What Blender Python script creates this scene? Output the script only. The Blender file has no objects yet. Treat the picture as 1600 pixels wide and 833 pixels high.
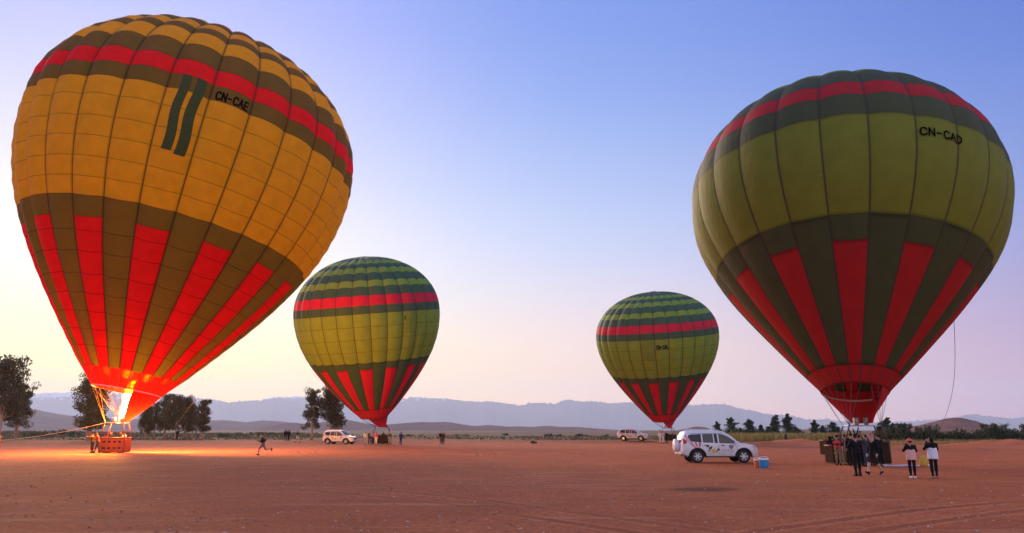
import bpy, math, random
import numpy as np
from mathutils import Vector, Matrix

sc = bpy.context.scene
C = sc.collection
R_ = math.radians

# ------------------------------------------------------------------ camera
F, PY, HOR, CAMH = 1178.0, 428.1, 672.0, 1.95
PITCH = math.atan((HOR - PY) / F)
cam = bpy.data.cameras.new('camera')
co = bpy.data.objects.new('camera', cam)
C.objects.link(co)
co.location = (0, 0, CAMH)
co.rotation_euler = (math.pi / 2 + PITCH, 0, 0)
cam.sensor_width = 36
cam.lens = F / 1600 * 36
cam.shift_y = (PY - 416.5) / 1600
cam.clip_start = 0.1
cam.clip_end = 60000
sc.camera = co

# ------------------------------------------------------------------ sky, sun, exposure
SUN_AZ = R_(-29)
SX, SY = math.sin(SUN_AZ), math.cos(SUN_AZ)
SUN_EL = R_(15)
world = bpy.data.worlds.new('World')
sc.world = world
world.use_nodes = True


def lin(c, k=1.0):
    return tuple(k * ((x / 255 / 12.92) if x <= 10 else ((x / 255 + 0.055) / 1.055) ** 2.4) for x in c) + (1,)


def build_sky():
    nt = world.node_tree
    nt.nodes.clear()
    N = nt.nodes.new
    L = nt.links.new
    tc = N('ShaderNodeTexCoord')
    nrm = N('ShaderNodeVectorMath'); nrm.operation = 'NORMALIZE'
    L(tc.outputs['Generated'], nrm.inputs[0])
    sep = N('ShaderNodeSeparateXYZ')
    L(nrm.outputs[0], sep.inputs[0])

    def M(op, a, b=None, c=None):
        m = N('ShaderNodeMath'); m.operation = op
        for i, v in enumerate((a, b, c)):
            if v is None:
                continue
            if isinstance(v, (int, float)):
                m.inputs[i].default_value = v
            else:
                L(v, m.inputs[i])
        return m.outputs[0]
    x, y, z = sep.outputs
    hyp = M('SQRT', M('ADD', M('ADD', M('MULTIPLY', x, x), M('MULTIPLY', y, y)), 1e-5))
    dot = M('DIVIDE', M('ADD', M('MULTIPLY', x, SX), M('MULTIPLY', y, SY)), hyp)
    ang = M('ARCCOSINE', M('MINIMUM', M('MAXIMUM', dot, -1.0), 1.0))

    def ramp(pts, k=1.0):
        r = N('ShaderNodeValToRGB')
        r.color_ramp.interpolation = 'B_SPLINE'
        while len(r.color_ramp.elements) < len(pts):
            r.color_ramp.elements.new(1.0)
        for e, (p, c) in zip(r.color_ramp.elements, pts):
            e.position = p
            e.color = lin(c, k)
        L(z, r.inputs[0])
        return r.outputs[0]
    a = ramp([(0.0, (255, 184, 50)), (.06, (255, 220, 112)), (.14, (255, 243, 196)), (.22, (248, 240, 236)),
              (.31, (222, 220, 250)), (.45, (178, 184, 244)), (.55, (152, 166, 240)), (1, (140, 160, 232))], 1.12)
    b = ramp([(0.0, (255, 200, 132)), (.06, (254, 214, 166)), (.14, (242, 222, 218)), (.22, (208, 218, 248)),
              (.31, (180, 203, 249)), (.42, (140, 172, 245)), (.55, (112, 148, 236)), (1, (118, 148, 230))], .93)
    c = ramp([(0.0, (176, 120, 140)), (.06, (180, 132, 172)), (.14, (160, 140, 196)), (.22, (138, 152, 218)),
              (.31, (112, 146, 228)), (.42, (84, 124, 222)), (.55, (78, 118, 214)), (1, (112, 142, 226))], .86)
    d = ramp([(0.0, (255, 214, 214)), (.06, (255, 218, 226)), (.14, (248, 212, 234)), (.22, (232, 210, 242)),
              (.31, (212, 206, 244)), (.42, (190, 196, 242)), (.55, (170, 184, 240)), (1, (140, 162, 232))], 1.45)

    def mapr(v, lo, hi):
        m = N('ShaderNodeMapRange'); m.interpolation_type = 'SMOOTHSTEP'
        L(v, m.inputs[0]); m.inputs[1].default_value = lo; m.inputs[2].default_value = hi
        return m.outputs[0]

    def mix(f, p, q):
        m = N('ShaderNodeMix'); m.data_type = 'RGBA'
        L(f, m.inputs[0]); L(p, m.inputs[6]); L(q, m.inputs[7])
        return m.outputs[2]
    grad = mix(mapr(ang, R_(28), R_(75)), mix(mapr(ang, R_(2), R_(36)), a, b), c)
    grad = mix(mapr(ang, R_(80), R_(150)), grad, d)
    sky = N('ShaderNodeTexSky')
    sky.sky_type = 'NISHITA'
    sky.sun_disc = False
    sky.sun_elevation = SUN_EL
    sky.sun_rotation = SUN_AZ
    low = M('MULTIPLY_ADD', M('POWER', 2.718, M('MULTIPLY', M('MAXIMUM', z, 0.0), -11.0)), 0.85, 0.96)
    bg1 = N('ShaderNodeBackground'); L(grad, bg1.inputs[0]); L(low, bg1.inputs[1])
    bg2 = N('ShaderNodeBackground'); L(sky.outputs[0], bg2.inputs[0]); bg2.inputs[1].default_value = 0.004
    add = N('ShaderNodeAddShader'); L(bg1.outputs[0], add.inputs[0]); L(bg2.outputs[0], add.inputs[1])
    out = N('ShaderNodeOutputWorld'); L(add.outputs[0], out.inputs[0])


build_sky()
sun = bpy.data.lights.new('sun', 'SUN')
sun.energy = 4.6
sun.angle = R_(45)
sun.color = (1.0, .76, .56)
so = bpy.data.objects.new('sun', sun)
C.objects.link(so)
so.rotation_euler = Vector((-SX * math.cos(SUN_EL), -SY * math.cos(SUN_EL), -math.sin(SUN_EL))).to_track_quat('-Z', 'Y').to_euler()
sc.view_settings.view_transform = 'Standard'
sc.view_settings.look = 'None'
sc.view_settings.gamma = 1
sc.view_settings.exposure = 0.14
sc.view_settings.use_curve_mapping = False
cy = sc.cycles
cy.max_bounces = 8
cy.diffuse_bounces = 4
cy.transmission_bounces = 6
cy.transparent_max_bounces = 24
cy.volume_bounces = 2
cy.use_denoising = True
cy.sample_clamp_indirect = 6
cy.caustics_reflective = False
cy.caustics_refractive = False

rng = np.random.default_rng(7)
random.seed(7)


# ------------------------------------------------------------------ pixel helpers
def ray(px, py):
    u, v = (px - 800) / F, (PY - py) / F
    c, s = math.cos(PITCH), math.sin(PITCH)
    return np.array([u, c - v * s, s + v * c])


def gp(px, py, z=0.0):
    d = ray(px, py)
    t = (z - CAMH) / d[2]
    return np.array([d[0] * t, d[1] * t, z])


def at(px, py, Y):
    d = ray(px, py)
    t = Y / d[1]
    return np.array([d[0] * t, Y, CAMH + d[2] * t])


# ------------------------------------------------------------------ object helpers
def mesh_from(name, v, f, mats=(), mi=None, uv=None, smooth=True):
    me = bpy.data.meshes.new(name)
    me.from_pydata([tuple(p) for p in v], [], [tuple(q) for q in f])
    for m in mats:
        me.materials.append(m)
    if mi is not None:
        me.polygons.foreach_set('material_index', np.asarray(mi, dtype=np.int32))
    if smooth:
        me.polygons.foreach_set('use_smooth', np.ones(len(me.polygons), dtype=bool))
    if uv is not None:
        lay = me.uv_layers.new(name='UVMap')
        idx = np.empty(len(me.loops), dtype=np.int32)
        me.loops.foreach_get('vertex_index', idx)
        lay.data.foreach_set('uv', np.asarray(uv, dtype=np.float32)[idx].ravel())
    me.update()
    return me


def link(name, me, parent=None, loc=None):
    o = bpy.data.objects.new(name, me)
    C.objects.link(o)
    if parent is not None:
        o.parent = parent
    if loc is not None:
        o.location = loc
    return o


def tag(o, label, cat=None, group=None, kind=None):
    if label: o['label'] = label
    if cat: o['category'] = cat
    if group: o['group'] = group
    if kind: o['kind'] = kind
    return o


def empty(name, loc=(0, 0, 0), rz=0):
    o = bpy.data.objects.new(name, None)
    C.objects.link(o)
    o.location = loc
    o.rotation_euler = (0, 0, rz)
    o.empty_display_size = .2
    return o


def copy_tree(o, parent=None):
    c = o.copy()
    C.objects.link(c)
    if parent is not None:
        c.parent = parent
    for ch in [k for k in bpy.data.objects if k.parent == o]:
        copy_tree(ch, c)
    return c


class MB:
    """collects simple shapes into one mesh"""
    def __init__(self):
        self.v, self.f, self.mi = [], [], []

    def add(self, v, f, mi=0):
        n = len(self.v)
        self.v += [tuple(p) for p in v]
        self.f += [tuple(i + n for i in q) for q in f]
        self.mi += [mi] * len(f)
        return self

    def box(self, c, s, mi=0, rz=0.0, taper=1.0):
        c = np.array(c, float); hx, hy, hz = np.array(s, float) / 2
        P = []
        for z, k in ((-hz, 1.0), (hz, taper)):
            for x, y in ((-hx, -hy), (hx, -hy), (hx, hy), (-hx, hy)):
                x2, y2 = x * k, y * k
                P.append(c + np.array([x2 * math.cos(rz) - y2 * math.sin(rz), x2 * math.sin(rz) + y2 * math.cos(rz), z]))
        return self.add(P, [(3, 2, 1, 0), (4, 5, 6, 7), (0, 1, 5, 4), (1, 2, 6, 5), (2, 3, 7, 6), (3, 0, 4, 7)], mi)

    def tube(self, pts, r, n=8, mi=0, cap=True):
        pts = [np.array(p, float) for p in pts]
        rs = r if hasattr(r, '__len__') else [r] * len(pts)
        V, Fc = [], []
        up = None
        for i, p in enumerate(pts):
            d = pts[min(i + 1, len(pts) - 1)] - pts[max(i - 1, 0)]
            d = d / (np.linalg.norm(d) + 1e-9)
            if up is None or abs(np.dot(up, d)) > .95:
                up = np.array([0, 0, 1.0]) if abs(d[2]) < .9 else np.array([1.0, 0, 0])
            a = np.cross(d, up); a /= np.linalg.norm(a) + 1e-9
            b = np.cross(d, a)
            for k in range(n):
                t = 2 * math.pi * k / n
                V.append(p + rs[i] * (math.cos(t) * a + math.sin(t) * b))
        for i in range(len(pts) - 1):
            for k in range(n):
                k2 = (k + 1) % n
                Fc.append((i * n + k, i * n + k2, (i + 1) * n + k2, (i + 1) * n + k))
        if cap:
            Fc.append(tuple(range(n - 1, -1, -1)))
            m = (len(pts) - 1) * n
            Fc.append(tuple(range(m, m + n)))
        return self.add(V, Fc, mi)

    def lathe(self, prof, c=(0, 0, 0), n=16, mi=0, axis='z'):
        V, Fc = [], []
        c = np.array(c, float)
        for r, h in prof:
            for k in range(n):
                t = 2 * math.pi * k / n
                p = (r * math.cos(t), r * math.sin(t), h)
                if axis == 'y': p = (p[0], p[2], p[1])
                if axis == 'x': p = (p[2], p[0], p[1])
                V.append(c + np.array(p))
        for i in range(len(prof) - 1):
            for k in range(n):
                k2 = (k + 1) % n
                Fc.append((i * n + k, i * n + k2, (i + 1) * n + k2, (i + 1) * n + k))
        return self.add(V, Fc, mi)

    def build(self, name, mats, parent=None, loc=None, smooth=False, bevel=0):
        if not isinstance(mats, (list, tuple)): mats = [mats]
        o = link(name, mesh_from(name, self.v, self.f, mats, self.mi, smooth=smooth), parent, loc)
        if bevel:
            b = o.modifiers.new('bevel', 'BEVEL'); b.width = bevel; b.segments = 2
        return o


# ------------------------------------------------------------------ materials
def new_mat(name):
    m = bpy.data.materials.new(name)
    m.use_nodes = True
    return m, m.node_tree, m.node_tree.nodes['Principled BSDF']


def simple(name, col, rough=.6, metal=0.0, var=.15, scale=6.0, bump=0.0, bscale=60, emit=None):
    m, nt, b = new_mat(name)
    N, L = nt.nodes.new, nt.links.new
    b.inputs['Roughness'].default_value = rough
    b.inputs['Metallic'].default_value = metal
    tc = N('ShaderNodeTexCoord')
    no = N('ShaderNodeTexNoise'); no.inputs['Scale'].default_value = scale; no.inputs['Detail'].default_value = 4
    L(tc.outputs['Object'], no.inputs['Vector'])
    mx = N('ShaderNodeMix'); mx.data_type = 'RGBA'
    L(no.outputs['Fac'], mx.inputs[0])
    mx.inputs[6].default_value = tuple(max(0, c * (1 - var)) for c in col) + (1,)
    mx.inputs[7].default_value = tuple(min(1, c * (1 + var)) for c in col) + (1,)
    L(mx.outputs[2], b.inputs['Base Color'])
    if bump:
        n2 = N('ShaderNodeTexNoise'); n2.inputs['Scale'].default_value = bscale
        L(tc.outputs['Object'], n2.inputs['Vector'])
        bp = N('ShaderNodeBump'); bp.inputs['Strength'].default_value = bump; bp.inputs['Distance'].default_value = .02
        L(n2.outputs['Fac'], bp.inputs['Height']); L(bp.outputs[0], b.inputs['Normal'])
    return m


def fabric(name, col, trans=.42, tcol=None, thin=0.0):
    m, nt, b = new_mat(name)
    N, L = nt.nodes.new, nt.links.new
    out = nt.nodes['Material Output']
    b.inputs['Roughness'].default_value = .62
    b.inputs['Specular IOR Level'].default_value = .25
    tc = N('ShaderNodeTexCoord')
    uv = N('ShaderNodeUVMap')
    sp = N('ShaderNodeSeparateXYZ'); L(uv.outputs[0], sp.inputs[0])

    def M(op, a, c):
        q = N('ShaderNodeMath'); q.operation = op
        for i, v in enumerate((a, c)):
            if isinstance(v, (int, float)): q.inputs[i].default_value = v
            else: L(v, q.inputs[i])
        return q.outputs[0]
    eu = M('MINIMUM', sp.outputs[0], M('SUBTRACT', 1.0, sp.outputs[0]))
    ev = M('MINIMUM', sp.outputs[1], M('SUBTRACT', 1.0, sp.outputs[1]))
    mask = M('MINIMUM', M('MULTIPLY', eu, 1 / .05), M('MULTIPLY', ev, 1 / .035))  # darker panel edges: doubled seam cloth plus painted crease shade
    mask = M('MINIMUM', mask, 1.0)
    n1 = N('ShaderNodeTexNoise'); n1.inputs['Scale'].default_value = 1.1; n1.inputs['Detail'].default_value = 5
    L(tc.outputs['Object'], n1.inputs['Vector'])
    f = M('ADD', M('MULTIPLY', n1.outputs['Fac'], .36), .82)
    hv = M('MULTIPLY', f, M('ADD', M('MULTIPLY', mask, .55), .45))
    cm = N('ShaderNodeVectorMath'); cm.operation = 'SCALE'
    cm.inputs[0].default_value = col[:3]
    L(hv, cm.inputs['Scale'])
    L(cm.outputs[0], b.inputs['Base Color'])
    n2 = N('ShaderNodeTexNoise'); n2.inputs['Scale'].default_value = 2.2; n2.inputs['Detail'].default_value = 6
    n2.inputs['Roughness'].default_value = .62
    mp = N('ShaderNodeMapping'); mp.inputs['Scale'].default_value = (1.5, 1.5, .45)
    L(tc.outputs['Object'], mp.inputs[0]); L(mp.outputs[0], n2.inputs['Vector'])
    n3 = N('ShaderNodeTexNoise'); n3.inputs['Scale'].default_value = 1.0; n3.inputs['Detail'].default_value = 4
    mp3 = N('ShaderNodeMapping'); mp3.inputs['Scale'].default_value = (.9, .9, 5.5)
    L(tc.outputs['Object'], mp3.inputs[0]); L(mp3.outputs[0], n3.inputs['Vector'])
    near = M('MAXIMUM', M('SUBTRACT', 1.0, M('MULTIPLY', eu, 4.5)), 0.0)
    hgt = M('ADD', n2.outputs['Fac'], M('MULTIPLY', M('MULTIPLY', n3.outputs['Fac'], near), 1.1))
    bp = N('ShaderNodeBump'); bp.inputs['Strength'].default_value = .42; bp.inputs['Distance'].default_value = .13
    L(hgt, bp.inputs['Height']); L(bp.outputs[0], b.inputs['Normal'])
    tr = N('ShaderNodeBsdfTranslucent')
    tm = N('ShaderNodeVectorMath'); tm.operation = 'SCALE'
    tm.inputs[0].default_value = (tcol or col)[:3]
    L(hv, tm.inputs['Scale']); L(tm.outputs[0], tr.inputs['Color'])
    ms = N('ShaderNodeMixShader'); ms.inputs[0].default_value = trans
    L(b.outputs[0], ms.inputs[1]); L(tr.outputs[0], ms.inputs[2])
    last = ms.outputs[0]
    if thin:
        tp = N('ShaderNodeBsdfTransparent'); tp.inputs[0].default_value = (1, .42, .02, 1)
        m2 = N('ShaderNodeMixShader'); m2.inputs[0].default_value = thin
        L(last, m2.inputs[1]); L(tp.outputs[0], m2.inputs[2]); last = m2.outputs[0]
    L(last, out.inputs['Surface'])
    return m


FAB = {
    'gold': fabric('fabric_flamelit_gold', (.62, .39, .014), .58, (.98, .66, .008)),  # burner glow put into the base colour as gold
    'brown': fabric('fabric_flamelit_brown', (.085, .076, .022), .52, (.27, .30, .012)),  # dark fabric with the burner glow put into its colour
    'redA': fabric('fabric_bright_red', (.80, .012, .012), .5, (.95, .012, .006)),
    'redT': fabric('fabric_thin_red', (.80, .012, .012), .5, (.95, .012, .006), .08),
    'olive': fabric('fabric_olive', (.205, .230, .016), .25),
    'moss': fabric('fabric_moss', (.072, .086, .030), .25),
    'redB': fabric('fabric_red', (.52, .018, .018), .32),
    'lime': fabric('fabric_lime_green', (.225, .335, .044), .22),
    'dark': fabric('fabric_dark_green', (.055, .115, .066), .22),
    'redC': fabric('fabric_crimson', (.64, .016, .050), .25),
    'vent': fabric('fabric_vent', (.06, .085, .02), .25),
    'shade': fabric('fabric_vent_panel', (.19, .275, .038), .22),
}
M_TAPE = simple('load_tape', (.05, .035, .02), .8)
M_TAPEW = simple('white_webbing', (.75, .70, .62), .7)
M_BLACK = simple('black_lettering', (.008, .007, .006), 1.0)
M_BLACK.node_tree.nodes['Principled BSDF'].inputs['Specular IOR Level'].default_value = 0


def wicker(name, col):
    m, nt, b = new_mat(name)
    N, L = nt.nodes.new, nt.links.new
    tc = N('ShaderNodeTexCoord')
    w = N('ShaderNodeTexWave'); w.bands_direction = 'Z'; w.inputs['Scale'].default_value = 9; w.inputs['Distortion'].default_value = 2.5
    w.inputs['Detail'].default_value = 2
    w2 = N('ShaderNodeTexWave'); w2.bands_direction = 'DIAGONAL'; w2.inputs['Scale'].default_value = 5; w2.inputs['Distortion'].default_value = 1
    L(tc.outputs['Object'], w.inputs['Vector']); L(tc.outputs['Object'], w2.inputs['Vector'])
    mu = N('ShaderNodeMath'); mu.operation = 'MULTIPLY'
    L(w.outputs['Fac'], mu.inputs[0]); L(w2.outputs['Fac'], mu.inputs[1])
    mx = N('ShaderNodeMix'); mx.data_type = 'RGBA'
    L(mu.outputs[0], mx.inputs[0])
    mx.inputs[6].default_value = tuple(c * .55 for c in col) + (1,)
    mx.inputs[7].default_value = tuple(c * 1.2 for c in col) + (1,)
    L(mx.outputs[2], b.inputs['Base Color'])
    b.inputs['Roughness'].default_value = .85; b.inputs['Specular IOR Level'].default_value = .08
    bp = N('ShaderNodeBump'); bp.inputs['Strength'].default_value = .7; bp.inputs['Distance'].default_value = .02
    L(mu.outputs[0], bp.inputs['Height']); L(bp.outputs[0], b.inputs['Normal'])
    return m


M_WICK = wicker('wicker', (.30, .15, .07))
M_WICKD = wicker('wicker_dark', (.075, .036, .02))
M_LEATH = simple('leather_trim', (.12, .05, .025), .55)
M_HOLE = simple('step_hole_shade', (.02, .012, .008), .9)
M_STEEL = simple('burner_steel', (.55, .52, .48), .35, .9)
M_ROPE = simple('rope', (.62, .47, .20), .8)
M_ROPED = simple('rope_dark', (.10, .10, .13), .8)


def ground_material():
    m, nt, b = new_mat('red_dirt')
    N, L = nt.nodes.new, nt.links.new
    b.inputs['Roughness'].default_value = .95
    b.inputs['Specular IOR Level'].default_value = .12
    geo = N('ShaderNodeNewGeometry')
    pos = geo.outputs['Position']

    def M(op, a, c=0.0):
        q = N('ShaderNodeMath'); q.operation = op
        for i, v in enumerate((a, c)):
            if isinstance(v, (int, float)): q.inputs[i].default_value = v
            else: L(v, q.inputs[i])
        return q.outputs[0]

    def noise(scale, det=6, rough=.6, sxy=(1, 1, 1), rot=0.0):
        mp = N('ShaderNodeMapping'); mp.inputs['Scale'].default_value = sxy; mp.inputs['Rotation'].default_value = (0, 0, rot)
        L(pos, mp.inputs[0])
        n = N('ShaderNodeTexNoise'); n.inputs['Scale'].default_value = scale; n.inputs['Detail'].default_value = det
        n.inputs['Roughness'].default_value = rough
        L(mp.outputs[0], n.inputs['Vector'])
        return n.outputs['Fac']

    def mr(v, a, c, d=0.0, e=1.0):
        q = N('ShaderNodeMapRange'); q.interpolation_type = 'SMOOTHSTEP'
        L(v, q.inputs[0]); q.inputs[1].default_value = a; q.inputs[2].default_value = c
        q.inputs[3].default_value = d; q.inputs[4].default_value = e
        return q.outputs[0]

    def mix(f, p, q):
        x = N('ShaderNodeMix'); x.data_type = 'RGBA'
        L(f, x.inputs[0])
        for i, v in ((6, p), (7, q)):
            if isinstance(v, tuple): x.inputs[i].default_value = v + (1,)
            else: L(v, x.inputs[i])
        return x.outputs[2]
    sep = N('ShaderNodeSeparateXYZ'); L(pos, sep.inputs[0])
    X, Y = sep.outputs[0], sep.outputs[1]
    big = noise(.055, 7)
    mid = noise(.42, 7, .65)
    fine = noise(5.5, 8, .75)
    grit = noise(34, 3, .6)
    col = mix(mr(big, .36, .64), (0.504, 0.120, 0.039), (0.640, 0.171, 0.066))
    col = mix(mr(mid, .34, .66), mix(M('MULTIPLY', mr(mid, .2, .5), 1.0), (0.388, 0.094, 0.032), (0.427, 0.106, 0.039)), col)
    col = mix(mr(fine, .30, .62), (0.262, 0.064, 0.024), col)
    col = mix(M('MULTIPLY', mr(grit, .54, .72), .55), col, (0.660, 0.282, 0.140))
    # stretched wheel tracks, wandering left to right
    tr = noise(.9, 4, .5, (.13, 1.0, 1), .35)
    col = mix(M('MULTIPLY', mr(tr, .60, .68), .30), col, (0.679, 0.273, 0.132))
    tr2 = noise(.75, 4, .5, (.12, 1.1, 1), -.22)
    col = mix(M('MULTIPLY', mr(tr2, .62, .70), .36), col, (0.262, 0.069, 0.031))
    # curved wheel tracks, two ruts each
    for (tx, ty, tr_, wd_, st_) in ((-60.0, -30.0, 78.0, .13, .8), (70.0, 95.0, 92.0, .12, .8), (10.0, 140.0, 112.0, .14, .75), (-20.0, -60.0, 92.0, .12, .7), (35.0, -20.0, 46.0, .13, .7), (-90.0, 60.0, 88.0, .13, .45)):
        ddx, ddy = M('SUBTRACT', X, tx), M('SUBTRACT', Y, ty)
        rad = M('SUBTRACT', M('SQRT', M('ADD', M('MULTIPLY', ddx, ddx), M('MULTIPLY', ddy, ddy))), tr_)
        rut = M('ABSOLUTE', M('SUBTRACT', M('ABSOLUTE', M('ADD', rad, M('MULTIPLY', M('SUBTRACT', mid, .5), .5))), .75))
        f_ = M('MULTIPLY', mr(rut, wd_ * 1.6, wd_ * .5), M('MULTIPLY', mr(big, .40, .58), st_))
        col = mix(f_, col, (0.242, 0.067, 0.028))
        f2_ = M('MULTIPLY', M('MULTIPLY', mr(rut, wd_ * 3.0, wd_ * 2.2), mr(rut, wd_ * 1.5, wd_ * 2.2)), M('MULTIPLY', mr(big, .40, .58), st_ * .6))
        col = mix(f2_, col, (0.698, 0.256, 0.117))
    # oil-dark stain
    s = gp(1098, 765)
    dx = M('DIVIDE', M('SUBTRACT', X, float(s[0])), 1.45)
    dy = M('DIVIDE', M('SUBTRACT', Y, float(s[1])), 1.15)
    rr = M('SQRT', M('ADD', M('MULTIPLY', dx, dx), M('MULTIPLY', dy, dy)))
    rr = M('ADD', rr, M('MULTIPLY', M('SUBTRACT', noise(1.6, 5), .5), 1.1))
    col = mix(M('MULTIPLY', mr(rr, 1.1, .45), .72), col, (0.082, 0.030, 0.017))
    # dry scrub field beyond the dirt square
    edge = M('ADD', Y, M('MULTIPLY', M('SUBTRACT', noise(.05, 5), .5), 26.0))
    patch = noise(.022, 6, .6, (.35, 1, 1))
    field = mix(mr(patch, .40, .62), (0.233, 0.090, 0.043), (0.165, 0.106, 0.046))
    col = mix(mr(edge, 112, 135), col, field)
    far = mix(mr(noise(.008, 6, .6, (.3, 1, 1)), .42, .6), (0.126, 0.085, 0.046), (0.213, 0.099, 0.058))
    col = mix(mr(Y, 220, 420), col, far)
    L(col, b.inputs['Base Color'])
    h = M('ADD', M('ADD', M('MULTIPLY', mid, .9), M('MULTIPLY', fine, .30)), M('MULTIPLY', grit, .05))
    bp = N('ShaderNodeBump'); bp.inputs['Strength'].default_value = .95; bp.inputs['Distance'].default_value = .22
    L(h, bp.inputs['Height']); L(bp.outputs[0], b.inputs['Normal'])
    return m


# ------------------------------------------------------------------ ground with its banks and mounds
MOUNDS = []   # (x, y, rx, ry, h)


def add_mound(px, py, rx, ry, h):
    p = gp(px, py)
    MOUNDS.append((p[0], p[1], rx, ry, h))


add_mound(1572, 697, 6.0, 5.0, .55)
add_mound(1600, 698, 6.0, 6.0, .40)
add_mound(1450, 703, 6.5, 2.4, .25)
add_mound(1500, 704, 7.5, 2.2, .2)
add_mound(1545, 705, 6.0, 2.4, .18)
add_mound(1200, 695, 5.5, 3.0, .42)
add_mound(1170, 697, 3.5, 2.4, .3)
add_mound(1240, 694, 5.0, 3.0, .45)
add_mound(1275, 694, 4.0, 3.0, .35)
add_mound(630, 690, 9, 6, .45)


def smooth01(t):
    t = np.clip(t, 0, 1)
    return t * t * (3 - 2 * t)


def terrain(x, y):
    x = np.asarray(x, float); y = np.asarray(y, float)
    d = np.hypot(x, y)
    h = .035 * np.sin(x * .31 + 1.3 * np.sin(y * .17)) * np.sin(y * .23 + .9 * np.sin(x * .13)) * smooth01((d - 6) / 10)
    bank = smooth01((y - 112 - 5 * np.sin(x * .05 + 1)) / 7) * (x > -400)
    h = h + .30 * bank
    far = smooth01((y - 130) / 120)
    h = h + far * (.5 * np.sin(x * .021 + 2) * np.sin(y * .017) + .35 * np.sin(x * .06) * np.sin(y * .045 + 1))
    for mx, my, rx, ry, hh in MOUNDS:
        h = h + hh * np.exp(-((x - mx) / rx) ** 2 - ((y - my) / ry) ** 2) * (1 + .25 * np.sin(x * 1.7 + y) * np.sin(y * 2.1))
    return h


def tz(x, y):
    return float(terrain(x, y))


def build_ground():
    front = np.radians(np.arange(-58, 58.01, .3))
    back = np.radians(np.arange(62, 298.1, 4))
    angs = np.concatenate([front, back])
    rad = np.concatenate([np.array([0.5, 3, 6, 9]), np.geomspace(11, 400, 190), np.geomspace(430, 12400, 40)])
    A, Rr = np.meshgrid(angs, rad)
    X = Rr * np.sin(A); Y = Rr * np.cos(A)
    Z = terrain(X, Y)
    Z = np.where(Rr > 4000, 0, Z)
    n = len(angs)
    V = np.stack([X, Y, Z], -1).reshape(-1, 3)
    i, j = np.meshgrid(np.arange(len(rad) - 1), np.arange(n), indexing='ij')
    a = i * n + j; b = i * n + (j + 1) % n
    Fc = np.stack([a, b, b + n, a + n], -1).reshape(-1, 4)
    Fc = np.concatenate([Fc[:, ::-1]])
    V = np.concatenate([V, [[0, 0, 0]]])
    tri = [(len(V) - 1, j, (j + 1) % n)[::-1] for j in range(n)]
    faces = [tuple(q) for q in Fc.tolist()] + tri
    o = link('ground', mesh_from('ground', V, faces, [ground_material()]))
    tag(o, 'bare reddish brown dirt field running out to scrubland', None, None, 'structure')


build_ground()


# ------------------------------------------------------------------ hills and mountains
def rock_mat(name, c1, c2, scale, snow=None):
    m, nt, b = new_mat(name)
    N, L = nt.nodes.new, nt.links.new
    b.inputs['Roughness'].default_value = 1.0
    b.inputs['Specular IOR Level'].default_value = 0
    geo = N('ShaderNodeNewGeometry')
    n = N('ShaderNodeTexNoise'); n.inputs['Scale'].default_value = scale; n.inputs['Detail'].default_value = 9
    n.inputs['Roughness'].default_value = .65
    L(geo.outputs['Position'], n.inputs['Vector'])
    r = N('ShaderNodeValToRGB')
    r.color_ramp.elements[0].position = .35; r.color_ramp.elements[0].color = c1 + (1,)
    r.color_ramp.elements[1].position = .65; r.color_ramp.elements[1].color = c2 + (1,)
    L(n.outputs['Fac'], r.inputs[0])
    src = r.outputs[0]
    if snow:
        sp = N('ShaderNodeSeparateXYZ'); L(geo.outputs['Position'], sp.inputs[0])
        n2 = N('ShaderNodeTexNoise'); n2.inputs['Scale'].default_value = .012; n2.inputs['Detail'].default_value = 6
        L(geo.outputs['Position'], n2.inputs['Vector'])
        ma = N('ShaderNodeMath'); ma.operation = 'MULTIPLY_ADD'
        L(n2.outputs['Fac'], ma.inputs[0]); ma.inputs[1].default_value = 420; L(sp.outputs[2], ma.inputs[2])
        mr = N('ShaderNodeMapRange'); L(ma.outputs[0], mr.inputs[0])
        mr.inputs[1].default_value = snow; mr.inputs[2].default_value = snow + 30
        mx = N('ShaderNodeMix'); mx.data_type = 'RGBA'
        L(mr.outputs[0], mx.inputs[0]); L(src, mx.inputs[6]); mx.inputs[7].default_value = (.8, .8, .84, 1)
        src = mx.outputs[2]
    L(src, b.inputs['Base Color'])
    return m


def vnoise(x, y, seed):
    # cheap smooth fractal noise
    r = np.random.default_rng(seed)
    out = np.zeros_like(x)
    amp, fr = 1.0, 1.0
    for _ in range(5):
        for _k in range(3):
            a, ph, k = r.uniform(0, 2 * np.pi), r.uniform(0, 2 * np.pi), r.uniform(.7, 1.4)
            out += amp / 3 * np.sin(fr * k * (x * np.cos(a) + y * np.sin(a)) + ph)
        amp *= .5; fr *= 2.07
    return out


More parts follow.
